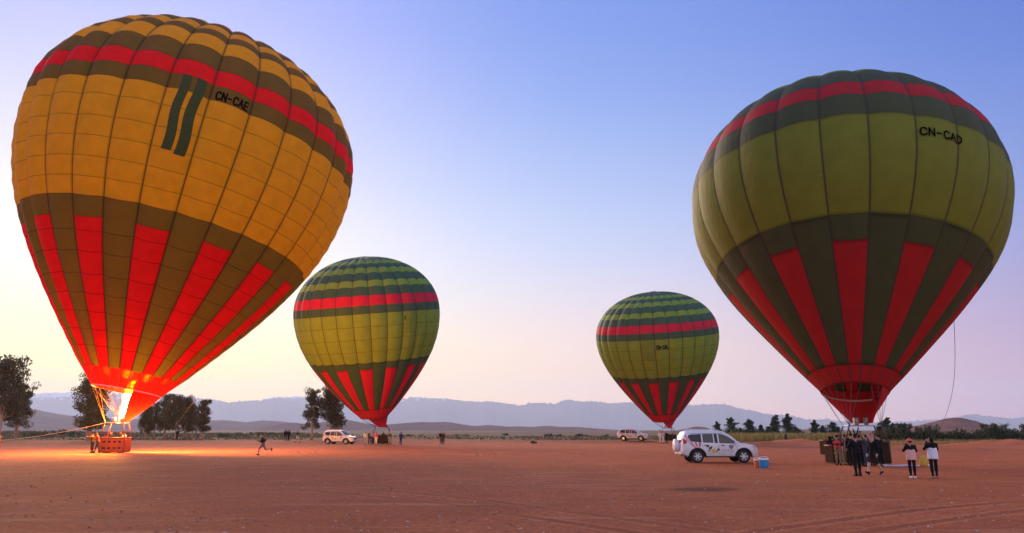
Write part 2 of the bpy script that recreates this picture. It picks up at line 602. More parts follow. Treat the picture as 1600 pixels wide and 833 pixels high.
def ridge(name, pts, D, depth, mat, seed, rough, wl, step=3.0, rows=16, jag=.12):
    pts = np.array(pts, float)
    xs = np.arange(pts[0, 0], pts[-1, 0] + .01, step)
    ys = np.interp(xs, pts[:, 0], pts[:, 1])
    g = np.ones(5) / 5
    ysm = np.convolve(np.pad(ys, 2, 'edge'), g, 'valid') + jag * np.random.default_rng(seed).normal(0, 1, len(xs))
    top = np.array([at(x, y, D) for x, y in zip(xs, ysm)])
    hh = np.maximum(top[:, 2], 0)
    V = []
    ts = np.concatenate([np.linspace(-1, 0, rows), np.linspace(0, 1, rows // 2)[1:]])
    for t in ts:
        y = D + t * depth
        X = top[:, 0] * (y / D)
        fall = (1 - abs(t)) ** 1.25 if t < 0 else (1 - t) ** 1.2
        nz = vnoise(X / wl, np.full_like(X, y) / wl, seed)
        z = hh * fall * (1 + rough * nz * min(1, abs(t) * 4 + .12) * 1.0) - 4 * (abs(t) > .97)
        z = np.maximum(z, -3)
        V.append(np.stack([X, np.full_like(X, y), z], -1))
    n = len(xs)
    V = np.concatenate(V)
    Fc = [(i * n + j, i * n + j + 1, (i + 1) * n + j + 1, (i + 1) * n + j) for i in range(len(ts) - 1) for j in range(n - 1)]
    return link(name, mesh_from(name, V, Fc, [mat]))


M_MTN = rock_mat('mountain_rock', (.16, .13, .13), (.26, .20, .18), .0016, snow=655)
M_HILL = rock_mat('hill_rock', (.135, .075, .06), (.22, .115, .085), .01)
M_HILLN = rock_mat('near_hill_rock', (.15, .07, .05), (.24, .11, .075), .05)
mt = [(-300, 622), (-150, 612), (-60, 620), (0, 616), (40, 616), (75, 614), (110, 613.5), (150, 617), (200, 612), (258, 616), (275, 615), (308, 621.5), (333, 623), (349, 628.5), (375, 627.6),
      (410, 626), (424, 622), (462, 619), (476, 619), (540, 623), (590, 627), (629, 624), (639, 622), (655, 621.7), (671, 623), (687, 621.5), (704, 623), (722, 626),
      (745, 628), (765, 627.3), (783, 629), (812, 633), (835, 628.5), (853, 629), (869, 631.5), (880, 624), (893, 625), (902, 627.8), (918, 628), (932, 626), (947, 630.5), (970, 628.5),
      (988, 629), (1040, 630), (1075, 633), (1100, 632), (1115, 632), (1137, 633.5), (1155, 639.5), (1179, 642), (1197, 647), (1220, 648), (1242, 650), (1257, 655), (1287, 655),
      (1310, 657), (1360, 660), (1420, 659), (1470, 655), (1506, 649), (1525, 646), (1540, 649.5), (1582, 653), (1600, 651), (1660, 655), (1750, 648), (1900, 655)]
tag(ridge('mountains', mt, 11000, 1300, M_MTN, 3, .22, 420, 2.0, 22, .8), 'long pale lilac mountain range with snow flecks along the skyline', None, None, 'structure')
tag(ridge('hills', [(-260, 640), (-120, 630), (-20, 632), (35, 636), (50, 638), (71, 643), (93, 647), (114, 650), (180, 654), (250, 656), (330, 657), (355, 656.5), (385, 660), (410, 657), (440, 658.5), (480, 664), (530, 670), (560, 674)],
          3400, 900, M_HILL, 5, .10, 160, 4), 'long purple-brown hill sloping down behind the left hand trees', None, None, 'structure')
tag(ridge('hills', [(400, 672), (430, 664), (447, 661), (460, 660), (476, 663), (500, 660), (528, 656), (541, 656), (564, 660), (580, 663), (606, 663), (631, 661), (658, 659), (674, 660), (690, 659), (702, 659.6), (722, 663),
                    (743, 666), (758, 664), (774, 664.6), (794, 667), (812, 666), (830, 667.5), (855, 665), (875, 667), (902, 667), (925, 669), (970, 672.3), (1015, 674), (1030, 675)],
          2300, 500, M_HILL, 8, .10, 110, 3), 'row of low brown hills behind the far balloons', None, None, 'structure')
tag(ridge('hill', [(1045, 674.6), (1056, 673), (1070, 670.5), (1082, 667.4), (1090, 666.4), (1101, 667.2), (1112, 671), (1119, 673), (1126, 674.6)], 1500, 130, M_HILLN, 11, .08, 40, 1.5),
    'small rounded brown hill behind the roof of the white car with striped emblem', None, None, 'structure')
tag(ridge('hill', [(1225, 674), (1240, 672), (1252, 671), (1266, 671), (1285, 672), (1300, 673), (1325, 674)], 1300, 120, M_HILLN, 12, .08, 40, 2),
    'faint low brown hill between the small evergreens', None, None, 'structure')
tag(ridge('hill', [(1400, 674), (1412, 670), (1423, 667), (1439, 664), (1458, 659), (1478, 654), (1494, 652.4), (1503, 653), (1525, 658), (1540, 663), (1556, 667), (1572, 671), (1590, 674)],
          900, 130, M_HILLN, 14, .10, 22, 1.5), 'broad dark brown hill rising behind the hedge of bushes', None, None, 'structure')


# ------------------------------------------------------------------ balloons
BAL = {
    'A': dict(D=62.94, R=13.842, mx=-31.839, mz=5.058, lx=.149, ly=-.1, sh=(.767, 1.579, .59, .739, .669, .195), N=28, ph=309.0),
    'B': dict(D=45.275, R=9.687, mx=20.357, mz=4.154, lx=.12, ly=-.232, sh=(.8, 1.342, .431, .857, .693, .194), N=24, ph=272.0, bk=.10),
    'C': dict(D=104.9, R=9.789, mx=-18.835, mz=3.678, lx=-.071, ly=.161, sh=(.78, 1.464, .501, .77, .746, .193), N=28, ph=269.5),
    'D': dict(D=115.95, R=9.107, mx=22.915, mz=3.357, lx=-.074, ly=.16, sh=(.718, 1.421, .432, .747, .711, .193), N=28, ph=269.6),
}


class Envelope:
    def __init__(self, D, R, mx, mz, lx, ly, sh, N, ph, bk=.16):
        self.bk = bk
        kt, Lb, a, b, th, rm = sh
        t = np.linspace(0, 1, 200)[:, None]
        P0, P3, P1 = np.array([1, 0.]), np.array([rm, -Lb]), np.array([1, -a])
        P2 = np.array([rm + b * math.sin(th), -Lb + b * math.cos(th)])
        bz = (1 - t) ** 3 * P0 + 3 * t * (1 - t) ** 2 * P1 + 3 * t * t * (1 - t) * P2 + t ** 3 * P3
        u = np.linspace(0, np.pi / 2, 200)
        top = np.stack([np.cos(u), kt * np.sin(u)], 1)
        pr = np.concatenate([bz[::-1], top[1:]])
        seg = np.linalg.norm(np.diff(pr, axis=0), axis=1)
        s = np.concatenate([[0], np.cumsum(seg)])
        self.arc = s[-1] * R
        self.s = s / s[-1]
        self.r = pr[:, 0] * R * .994
        self.z = (pr[:, 1] + Lb) * R
        ax = np.array([math.sin(lx), -math.sin(ly), 0]); ax[2] = math.sqrt(1 - ax[0] ** 2 - ax[1] ** 2)
        e1 = np.array([1, 0, 0]) - ax * ax[0]; e1 /= np.linalg.norm(e1)
        self.e1, self.e2, self.ax = e1, np.cross(ax, e1), ax
        self.m = np.array([mx, D, mz])
        self.N, self.ph0, self.R, self.rm = N, math.radians(ph), R, rm * R

    def pt(self, s, phi, off=0.0, pill=0.0):
        """world point of the bulging surface; s 0 mouth .. 1 crown, phi in radians"""
        s = np.asarray(s, float); phi = np.asarray(phi, float)
        r = np.interp(s, self.s, self.r); z = np.interp(s, self.s, self.z)
        e = 2e-3
        dr = np.interp(s + e, self.s, self.r) - np.interp(s - e, self.s, self.r)
        dz = np.interp(s + e, self.s, self.z) - np.interp(s - e, self.s, self.z)
        l = np.hypot(dr, dz) + 1e-9
        nr, nz = dz / l, -dr / l
        w = 2 * math.pi / self.N
        u = ((phi - self.ph0) / w) % 1.0
        u = np.where((u > 1 - 1e-6) | (u < 1e-6), 0.0, u)
        chord = r * math.cos(w / 2) / np.cos((u - .5) * w)
        bul = self.bk * (w * r) * np.sin(np.pi * u) ** .75
        bul = bul * np.clip(s / .05, .15, 1)
        o = bul + off + pill * np.sin(np.pi * u)
        rr = chord + o * nr - .45 * self.bk * w * r
        zz = z + o * nz
        return self.m + zz[..., None] * self.ax + rr[..., None] * (np.cos(phi)[..., None] * self.e1 + np.sin(phi)[..., None] * self.e2)

    def panel(self, g, s0, s1, nu=8, pillow=0.0, org=(0, 0, 0)):
        w = 2 * math.pi / self.N
        nv = max(2, int(math.ceil((s1 - s0) * self.arc / .9)))
        vs = np.linspace(0, 1, nv + 1)
        us = np.linspace(0, 1, nu + 1)
        U, Vv = np.meshgrid(us, vs)
        phi = self.ph0 + w * (g + np.clip(U, 1e-5, 1 - 1e-5))
        S = s0 + (s1 - s0) * Vv
        P = self.pt(S, phi, 0.0, 0.0)
        if pillow:
            e = self.pt(S, phi, pillow) - P
            P = P + e * (np.sin(np.pi * Vv) ** .6 * np.sin(np.pi * U) ** .5)[..., None]
        V = P.reshape(-1, 3) - np.array(org)
        n = nu + 1
        Fc = [(i * n + j, i * n + j + 1, (i + 1) * n + j + 1, (i + 1) * n + j) for i in range(nv) for j in range(nu)]
        uv = np.stack([U, Vv], -1).reshape(-1, 2)
        return V, Fc, uv

    def patch(self, poly_uvs, org, off):
        """quads given as (phi, s) corner grids -> one mesh"""
        V, Fc = [], []
        for q in poly_uvs:
            q = np.array(q)
            n = len(V)
            P = self.pt(q[:, 1], q[:, 0], off) - np.array(org)
            V += list(P)
            Fc.append(tuple(range(n, n + len(q))))
        return V, Fc


STROKES = {
    'C': [[(.95, .78), (.80, .95), (.5, 1.0), (.2, .9), (.05, .65), (.05, .35), (.2, .1), (.5, 0), (.80, .05), (.95, .22)]],
    'N': [[(.08, 0), (.08, 1)], [(.08, 1), (.92, 0)], [(.92, 0), (.92, 1)]],
    'A': [[(.02, 0), (.5, 1)], [(.5, 1), (.98, 0)], [(.2, .34), (.8, .34)]],
    'E': [[(.1, 0), (.1, 1)], [(.1, 1), (.92, 1)], [(.1, .5), (.8, .5)], [(.1, 0), (.92, 0)]],
    'D': [[(.1, 0), (.1, 1)], [(.1, 1), (.55, 1), (.85, .82), (.95, .5), (.85, .18), (.55, 0), (.1, 0)]],
    '-': [[(.1, .48), (.75, .48)]],
    'F': [[(.1, 0), (.1, 1)], [(.1, 1), (.92, 1)], [(.1, .5), (.8, .5)]],
    'L': [[(.1, 0), (.1, 1)], [(.1, 0), (.92, 0)]],
}


def lettering(env, text, phi0, phi1, s_mid, height, org, parent, weight=.21):
    """black registration letters sewn onto the fabric, following its curve"""
    r = float(np.interp(s_mid, env.s, env.r))
    W = (phi1 - phi0) * r
    cell = W / len(text)
    quads = []
    for i, ch in enumerate(text):
        for st in STROKES[ch]:
            for (x0, y0), (x1, y1) in zip(st[:-1], st[1:]):
                ax, ay = (i + .1 + .78 * x0) * cell, (y0 - .5) * height
                bx, by = (i + .1 + .78 * x1) * cell, (y1 - .5) * height
                L = math.hypot(bx - ax, by - ay)
                tx, ty = (bx - ax) / L, (by - ay) / L
                h = weight * height / 2
                ax, ay, bx, by = ax - tx * h * .8, ay - ty * h * .8, bx + tx * h * .8, by + ty * h * .8
                nx, ny = -ty * h, tx * h
                k = max(2, int(L / .12))
                for q in range(k):
                    f0, f1 = q / k, (q + 1) / k
                    P = [(ax + (bx - ax) * f0 - nx, ay + (by - ay) * f0 - ny), (ax + (bx - ax) * f1 - nx, ay + (by - ay) * f1 - ny),
                         (ax + (bx - ax) * f1 + nx, ay + (by - ay) * f1 + ny), (ax + (bx - ax) * f0 + nx, ay + (by - ay) * f0 + ny)]
                    quads.append([(phi0 + x / r, s_mid + y / env.arc) for x, y in P])
    V, Fc = env.patch(quads, org, .05)
    o = link('registration_letters', mesh_from('registration_letters', V, Fc, [M_BLACK], smooth=False), parent)
    tag(o, 'black registration letters ' + text)
    return o


def basket_parts(root, bw, bd, bh, c, rz, mat, holes, frame_z, mouth_pts, rope_mat, burner_cover, glow=False, lines=16):
    """wicker basket with uprights, burner frame, burners and suspension lines; c = centre at ground, root-local"""
    cx, cy_, cz = c
    ca, sa = math.cos(rz), math.sin(rz)

    def T(x, y, z):
        return np.array([cx + x * ca - y * sa, cy_ + x * sa + y * ca, cz + z])
    # walls: open box with thickness
    mb = MB()
    th = .05
    for (x0, y0, x1, y1) in ((-bw / 2, -bd / 2, bw / 2, -bd / 2), (bw / 2, -bd / 2, bw / 2, bd / 2), (bw / 2, bd / 2, -bw / 2, bd / 2), (-bw / 2, bd / 2, -bw / 2, -bd / 2)):
        n = 6
        for i in range(n):
            pass
        ln = math.hypot(x1 - x0, y1 - y0); tx, ty = (x1 - x0) / ln, (y1 - y0) / ln
        nx, ny = -ty, tx
        V = []
        for z, k in ((.09, .0), (bh * .55, .03), (bh, .0)):
            for o in (-k, -k + th):
                V.append(T(x0 + nx * o, y0 + ny * o, z)); V.append(T(x1 + nx * o, y1 + ny * o, z))
        Fq = []
        for lv in range(2):
            b0 = lv * 4
            Fq += [(b0, b0 + 1, b0 + 5, b0 + 4), (b0 + 3, b0 + 2, b0 + 6, b0 + 7)]
        Fq += [(8, 9, 11, 10)]
        mb.add(V, Fq)
    mb.build('wicker_wall', mat, root)
    fl = MB(); fl.box(T(0, 0, .08), (bw - .02, bd - .02, .06), rz=rz)
    fl.build('floor', M_LEATH, root)
    for dx in (-.3, .3):
        sk = MB(); sk.box(T(dx * bw, 0, .025), (.12, bd + .1, .05), rz=rz); sk.build('skid', M_LEATH, root)
    rim = MB()
    cor = [(-bw / 2, -bd / 2), (bw / 2, -bd / 2), (bw / 2, bd / 2), (-bw / 2, bd / 2)]
    for i in range(4):
        a, b = cor[i], cor[(i + 1) % 4]
        rim.tube([T(a[0], a[1], bh), T(b[0], b[1], bh)], .065, 8)
        rim.tube([T(a[0], a[1], .09), T(a[0], a[1], bh)], .05, 8)
    rim.build('padded_rim', M_LEATH, root, smooth=True)
    for (x, z) in holes:
        h = MB()
        h.box(T(x, -bd / 2 - .035, z), (.26, .02, .15), 0, rz)
        h.box(T(x, -bd / 2 - .038, z), (.20, .022, .10), 1, rz)  # dark face paints the shade inside the hole; the box is solid
        h.build('step_hole', [M_LEATH, M_HOLE], root)
    fw, fd = bw * .36, bd * .46
    fcor = [(-fw, -fd), (fw, -fd), (fw, fd), (-fw, fd)]
    for a, b in zip(cor, fcor):
        p = MB(); p.tube([T(a[0] * .97, a[1] * .97, bh - .2), T((a[0] + b[0]) / 2, (a[1] + b[1]) / 2, (bh + frame_z) / 2 + .05), T(b[0], b[1], frame_z)], .045, 8)
        p.build('upright', burner_cover, root, smooth=True)
    fr = MB()
    for i in range(4):
        a, b = fcor[i], fcor[(i + 1) % 4]
        fr.tube([T(a[0], a[1], frame_z), T(b[0], b[1], frame_z)], .035, 8)
    fr.tube([T(-fw, 0, frame_z), T(fw, 0, frame_z)], .03, 8)
    fr.build('burner_frame', M_STEEL, root, smooth=True)
    for dx in (-.28, .28):
        bu = MB()
        bu.lathe([(.0, -.05), (.10, -.05), (.13, .05), (.15, .20), (.17, .42), (.165, .42), (.13, .2), (.0, .12)], T(dx, 0, frame_z + .05), 14)
        for k in range(4):
            zc = .12 + .07 * k
            pts = [T(dx + .19 * math.cos(t), .19 * math.sin(t), frame_z + .05 + zc) for t in np.linspace(0, 2 * math.pi, 13)]
            bu.tube(pts, .018, 5, cap=False)
        bu.build('burner', M_STEEL, root, smooth=True)
    # suspension lines from the mouth down to the four frame corners
    fc = [T(a, b, frame_z) for a, b in fcor]
    for p in mouth_pts:
        d = [np.linalg.norm(p[:2] - q[:2]) for q in fc]
        q = fc[int(np.argmin(d))]
        ln = MB()
        mid = (p + q) / 2 - np.array([0, 0, .04])
        ln.tube([p, mid, q], .017 if glow else .012, 5)
        ln.build('suspension_line', rope_mat, root)
    return fc


def scoop_part(env, root, org, a0, a1, frame_pts, mat, low_frac=1.0, sag=.1):
    """red cloth hanging from part of the mouth rim down to the burner frame"""
    n, mrows = 28, 10
    ph = np.radians(np.linspace(a0, a1, n + 1))
    rim = env.pt(np.full(n + 1, .002), ph, .0) - np.array(org)
    P0, P1 = [np.array(p) for p in frame_pts]
    bot = np.array([P0 + (P1 - P0) * i / n for i in range(n + 1)])
    V, uv = [], []
    for k in range(mrows + 1):
        t = k / mrows * low_frac
        row = rim * (1 - t) + bot * t
        cen = row.mean(0)
        out = row - cen
        out[:, 2] = 0
        row = row + out * (sag * math.sin(math.pi * t))
        row = row + .02 * np.sin(np.linspace(0, 40, n + 1))[:, None] * np.array([1, 1, 0]) * math.sin(math.pi * t)
        V.append(row)
        uv += [(.03 + .94 * i / n, .05 + .9 * k / mrows) for i in range(n + 1)]
    V = np.concatenate(V)
    m = n + 1
    Fc = [(i * m + j, i * m + j + 1, (i + 1) * m + j + 1, (i + 1) * m + j) for i in range(mrows) for j in range(n)]
    return link('scoop', mesh_from('scoop', V, Fc, [mat], uv=uv), root)


def make_balloon(key, label, bands_fn, front, ring_red, vents=(), **kw):
    env = Envelope(**BAL[key])
    org = np.array([env.m[0], env.m[1], 0.0])
    root = empty('hot_air_balloon', org)
    tag(root, label, 'balloon', 'hot air balloons tethered on the dirt field')
    w = 2 * math.pi / env.N
    for g in range(env.N):
        mid = math.degrees(env.ph0 + w * (g + .5)) % 360
        df = (mid - front[0] + 180) % 360 - 180
        bands = bands_fn(g)
        is_front = abs(df) <= front[1]
        # load tape along this gore's seam, widened so its dark also paints crease shade
        ss = np.linspace(.0, .985, 60)
        ph = env.ph0 + w * g
        hw = .030 / np.maximum(np.interp(ss, env.s, env.r), .3)
        c0 = env.pt(ss, np.full_like(ss, ph), .012)
        e = np.array([env.pt(np.array([s_]), np.array([ph + 1e-3]))[0] for s_ in ss]) * 0
        tang = -math.sin(ph) * env.e1 + math.cos(ph) * env.e2
        hw_ = .0032 * env.R
        Lp, Rp = c0 - hw_ * tang, c0 + hw_ * tang
        V = np.concatenate([Lp, Rp]) - org
        k = len(ss)
        Fc = [(i, k + i, k + i + 1, i + 1) for i in range(k - 1)]
        if is_front:
            go = link('gore', mesh_from('gore', V, Fc, [M_TAPE]), root)
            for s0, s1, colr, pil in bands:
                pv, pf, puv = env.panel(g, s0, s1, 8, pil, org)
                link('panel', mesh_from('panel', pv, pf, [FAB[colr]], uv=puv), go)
        else:
            mats, VV, FF, MI, UV = [M_TAPE], list(V), list(Fc), [0] * len(Fc), [(.5, .5)] * len(V)
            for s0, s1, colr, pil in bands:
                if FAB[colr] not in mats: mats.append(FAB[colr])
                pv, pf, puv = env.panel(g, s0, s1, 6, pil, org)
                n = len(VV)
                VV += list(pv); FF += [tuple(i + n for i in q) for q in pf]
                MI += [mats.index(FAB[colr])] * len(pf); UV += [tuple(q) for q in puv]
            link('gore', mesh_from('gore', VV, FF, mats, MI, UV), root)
    # crown ring and mouth webbing
    cr = MB(); cr.tube([tuple(p) for p in (env.pt(np.full(25, .986), np.linspace(0, 2 * math.pi, 25), .03) - org)], .05, 6, cap=False)
    cr.build('crown_ring', M_TAPE, root)
    mr = MB(); mr.tube([tuple(p) for p in (env.pt(np.full(97, .001), np.linspace(0, 2 * math.pi, 97), .0) - org)], .045, 6, cap=False)
    mr.build('mouth_webbing', M_TAPEW if key == 'A' else FAB['redB'], root)
    for (gi, u0, u1, ub0, ub1, s0, s1, colr, nm) in vents:
        n = 14
        quads = []
        for i in range(n):
            f0, f1 = i / n, (i + 1) / n
            wob = lambda f: .025 * math.sin(f * 9)
            for j in range(3):
                A = lambda f, q: env.ph0 + w * (gi + (u0 + (u1 - u0) * q) * f + (ub0 + (ub1 - ub0) * q) * (1 - f) + wob(f))
                Sv = lambda f: s0 + (s1 - s0) * f
                quads.append([(A(f0, j / 3), Sv(f0)), (A(f0, (j + 1) / 3), Sv(f0)), (A(f1, (j + 1) / 3), Sv(f1)), (A(f1, j / 3), Sv(f1))])
        V, Fc = env.patch(quads, org, .11)
        me = mesh_from(nm, V, Fc, [FAB[colr]], uv=[(.5, .5)] * len(V), smooth=False)
        link(nm, me, root)
    return env, root, org


def cut(a, b, n):
    return [(a + (b - a) * i / n, a + (b - a) * (i + 1) / n) for i in range(n)]


TOPS = (.79, .83)


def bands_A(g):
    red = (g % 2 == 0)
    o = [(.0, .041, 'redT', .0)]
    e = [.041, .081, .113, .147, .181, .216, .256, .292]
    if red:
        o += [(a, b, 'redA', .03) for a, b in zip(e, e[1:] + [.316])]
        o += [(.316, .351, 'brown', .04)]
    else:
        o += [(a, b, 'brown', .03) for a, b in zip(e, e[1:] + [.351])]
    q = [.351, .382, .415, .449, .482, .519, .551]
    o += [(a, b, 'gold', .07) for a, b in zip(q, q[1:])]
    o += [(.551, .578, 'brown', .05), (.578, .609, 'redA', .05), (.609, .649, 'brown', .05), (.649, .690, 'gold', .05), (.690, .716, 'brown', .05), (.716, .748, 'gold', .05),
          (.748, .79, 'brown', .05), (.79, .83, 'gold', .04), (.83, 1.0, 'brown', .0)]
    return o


def bands_B(g):
    red = (g % 2 == 0)
    o = [(.0, .038, 'redB', 0)]
    o += ([(.038, .288, 'redB', 0), (.288, .337, 'moss', 0)] if red else [(.038, .337, 'moss', 0)])
    o += [(.337, .534, 'olive', 0), (.534, .585, 'moss', 0), (.585, .63, 'redB', 0), (.63, .70, 'moss', 0), (.70, .74, 'olive', 0), (.74, .79, 'moss', 0), (.79, .83, 'olive', 0), (.83, 1, 'moss', 0)]
    return o


def bands_C(g):
    red = (g % 2 == 0)
    o = [(.0, .061, 'redC', 0)]
    o += ([(.061, .301, 'redC', 0), (.301, .332, 'dark', 0)] if red else [(.061, .332, 'dark', 0)])
    o += [(a, b, 'lime', .03) for a, b in cut(.332, .543, 4)]
    o += [(.543, .575, 'dark', 0), (.575, .617, 'redC', 0), (.617, .656, 'dark', 0), (.656, .688, 'lime', 0), (.688, .731, 'dark', 0), (.731, .77, 'lime', 0), (.77, .805, 'dark', 0),
          (.805, .845, 'lime', 0), (.845, 1, 'dark', 0)]
    return o


def rim_pts(env, org, a0, a1, n):
    ph = np.radians(np.linspace(a0, a1, n))
    return [p for p in (env.pt(np.full(n, .001), ph) - org)]


def grow(v, k):
    return v


# balloon with the burning flame ------------------------------------------------------
# gore 0 starts at seam 309 deg (red), -1 = lettering gore (dark), -2 = vent gore (red)
gA = BAL['A']['N']
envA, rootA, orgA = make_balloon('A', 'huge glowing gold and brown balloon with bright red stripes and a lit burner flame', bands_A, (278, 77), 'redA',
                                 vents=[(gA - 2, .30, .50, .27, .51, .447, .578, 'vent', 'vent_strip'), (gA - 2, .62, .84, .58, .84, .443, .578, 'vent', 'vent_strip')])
w28 = 2 * math.pi / 28
lettering(envA, 'CN-CAE', R_(297.6), R_(308.0), .5605, .62, orgA, rootA)

bc = gp(178.5, 707.5)
RZA = R_(6)
bcl = bc - orgA
holesA = [(x, z) for z in (.42, .95) for x in (-.64, -.22, .22, .64)]
M_ROPEY = simple('rope_yellow', (.80, .55, .22), .8)
M_COVER = simple('upright_cover', (.25, .04, .02), .7)
fcA = basket_parts(rootA, 2.05, 1.4, 1.28, bcl, RZA, wicker('wicker_orange', (.62, .22, .085)), holesA, 2.55, rim_pts(envA, orgA, 95, 285, 14), M_ROPEY, M_COVER, glow=True)
scoop_part(envA, rootA, orgA, -52, 80, (fcA[1] + np.array([.05, .0, .1]), fcA[2] + np.array([.05, 0, .1])), FAB['redA'], .98, .16)


def flame_material():
    m = bpy.data.materials.new('flame')
    m.use_nodes = True
    nt = m.node_tree
    nt.nodes.clear()
    N, L = nt.nodes.new, nt.links.new
    tc = N('ShaderNodeTexCoord')
    sp = N('ShaderNodeSeparateXYZ'); L(tc.outputs['Generated'], sp.inputs[0])
    r = N('ShaderNodeValToRGB')
    r.color_ramp.elements[0].position = 0; r.color_ramp.elements[0].color = (1.0, .42, .05, 1)
    r.color_ramp.elements[1].position = 1; r.color_ramp.elements[1].color = (1.0, .36, .03, 1)
    L(sp.outputs[2], r.inputs[0])
    st = N('ShaderNodeMapRange'); L(sp.outputs[2], st.inputs[0])
    st.inputs[1].default_value = .0; st.inputs[2].default_value = 1; st.inputs[3].default_value = FLAME; st.inputs[4].default_value = FLAME * .7
    em = N('ShaderNodeEmission'); L(r.outputs[0], em.inputs[0]); L(st.outputs[0], em.inputs[1])
    o = N('ShaderNodeOutputMaterial'); L(em.outputs[0], o.inputs[0])
    return m


FLAME = 1900.0
f0 = at(187, 657, bc[1]) - orgA
f1 = at(203, 610, bc[1]) - orgA
f2 = at(216, 575, bc[1] + .3) - orgA
f3 = at(224, 545, bc[1] + .6) - orgA
fl = MB()
ctr, rad_ = [], []
for i, t in enumerate(np.linspace(0, 1, 26)):
    p = (1 - t) ** 3 * f0 + 3 * t * (1 - t) ** 2 * f1 + 3 * t * t * (1 - t) * f2 + t ** 3 * f3
    p = p + np.array([.12 * math.sin(t * 14), .10 * math.cos(t * 11), 0]) * t
    ctr.append(p)
    rr = (.06 + .20 * math.sin(math.pi * min(1, t * 1.05) ** .75) ** 1.0) * (1 if t < .6 else (1 - (t - .6) / .4) ** .75 + .03)
    rad_.append(rr * (1 + .10 * math.sin(t * 23)))
fl.tube(ctr, rad_, 12)
fo = fl.build('flame', flame_material(), rootA, smooth=True)
tag(fo, 'white hot burner flame shooting into the mouth')


def glow_material():
    m = bpy.data.materials.new('flame_fringe'); m.use_nodes = True
    nt = m.node_tree; nt.nodes.clear()
    N, L = nt.nodes.new, nt.links.new
    em = N('ShaderNodeEmission'); em.inputs[0].default_value = (1.0, .40, .04, 1); em.inputs[1].default_value = .42
    tr = N('ShaderNodeBsdfTransparent')
    ad = N('ShaderNodeAddShader'); L(em.outputs[0], ad.inputs[0]); L(tr.outputs[0], ad.inputs[1])
    o = N('ShaderNodeOutputMaterial'); L(ad.outputs[0], o.inputs[0])
    return m


M_FRINGE = glow_material()
for k in range(4):
    sh_ = MB()
    sh_.tube([p + np.array([.05 * math.sin(i * .9 + k), .05 * math.cos(i * 1.1 + k), .05 * k]) for i, p in enumerate(ctr)],
             [r_ * (1.18 + .26 * k) * (1 + .12 * math.sin(i * 1.3 + 2 * k)) for i, r_ in enumerate(rad_)], 14)
    sh_.build('flame_fringe', M_FRINGE, fo, smooth=True)

# balloon standing nearest the spectators ----------------------------------------------
envB, rootB, orgB = make_balloon('B', 'large olive green balloon with red stripes towering over the group of spectators', bands_B, (258, 95), 'redB')
lettering(envB, 'CN-CAD', R_(272.7), R_(288.3), .498, .44, orgB, rootB, .2)
bb = gp(1352, 725.5)
RZB = R_(-8)
fcB = basket_parts(rootB, 2.4, 1.4, 1.3, bb - orgB, RZB, M_WICKD, [(x, z) for z in (.45, .9) for x in (-.7, 0, .7)], 2.2, rim_pts(envB, orgB, 150, 320, 12), M_ROPED, M_LEATH)
scoop_part(envB, rootB, orgB, -62, 152, ((fcB[0] + fcB[1]) / 2 + np.array([.45, 0, .1]), (fcB[2] + fcB[3]) / 2 - np.array([.35, 0, -.1])), FAB['redB'], .98, .05)
wt = MB(); wt.tube(rim_pts(envB, orgB, 35, 150, 30), .07, 6); wt.build('scoop_webbing', M_TAPEW, rootB, smooth=True)

# two farther balloons -----------------------------------------------------------------
envC, rootC, orgC = make_balloon('C', 'green striped balloon with a crimson band behind the big gold one', bands_C, (270, 88), 'redC',
                                 vents=[(3, .12, .86, .12, .86, .452, .543, 'shade', 'vent_panel')])
lettering(envC, 'CN-CAF', R_(309.0), R_(320.6), .515, .5, orgC, rootC, .22)
bcC = gp(596, 693.5)
fcC = basket_parts(rootC, 2.6, 1.5, 1.25, bcC - orgC, R_(12), M_WICKD, [(x, z) for z in (.45, .9) for x in (-.7, 0, .7)], 2.3, rim_pts(envC, orgC, 100, 290, 10), M_ROPED, M_LEATH)
scoop_part(envC, rootC, orgC, -105, 85, (fcC[0] + np.array([.5, 0, 0]), fcC[1]), FAB['redC'], .97, .03)
envD, rootD, orgD = make_balloon('D', 'green striped balloon with crimson band rising behind the white car with striped emblem', bands_C, (258, 88), 'redC',
                                 vents=[(gA - 2, .1, .88, .1, .88, .44, .543, 'shade', 'vent_panel')])
lettering(envD, 'CN-CAL', R_(258), R_(269), .504, .5, orgD, rootD, .22)
bcD = gp(1043, 691.3)
fcD = basket_parts(rootD, 2.4, 1.4, 1.25, bcD - orgD, R_(5), M_WICKD, [(x, z) for z in (.45, .9) for x in (-.7, 0, .7)], 2.2, rim_pts(envD, orgD, 100, 290, 10), M_ROPED, M_LEATH)
scoop_part(envD, rootD, orgD, -105, 85, ((fcD[0] + fcD[1]) / 2, fcD[1]), FAB['redC'], .97, .02)


# ------------------------------------------------------------------ ropes
def rope(name, pts, r, mat, label, cat='rope', group=None):
    mb = MB(); mb.tube(pts, r, 6)
    o = mb.build(name, mat, smooth=True)
    tag(o, label, cat, group)
    return o


pA = fcA[0] + orgA
pe = gp(-14, 700) + np.array([0, 0, .75])
rope('tether_rope', [pA * (1 - t) + pe * t - np.array([0, 0, .25 * math.sin(math.pi * t)]) for t in np.linspace(0, 1, 14)], .028, M_ROPEY,
     'taut yellow tether rope running low from the orange basket to the ground crew')


def hang(a, b, sag, n=16):
    return [a * (1 - t) + b * t + np.array([sag[0], sag[1], sag[2]]) * math.sin(math.pi * t) for t in np.linspace(0, 1, n)]


rope('crown_line', hang(envA.pt(np.array([.24]), np.array([R_(352)]), .05)[0], np.array([*gp(246, 699)[:2], .02]), (0, 0, -.8)), .007, simple('rope_pale', (.22, .21, .20), .9),
     'thin pale crown line dropping from the gold balloon to the ground')


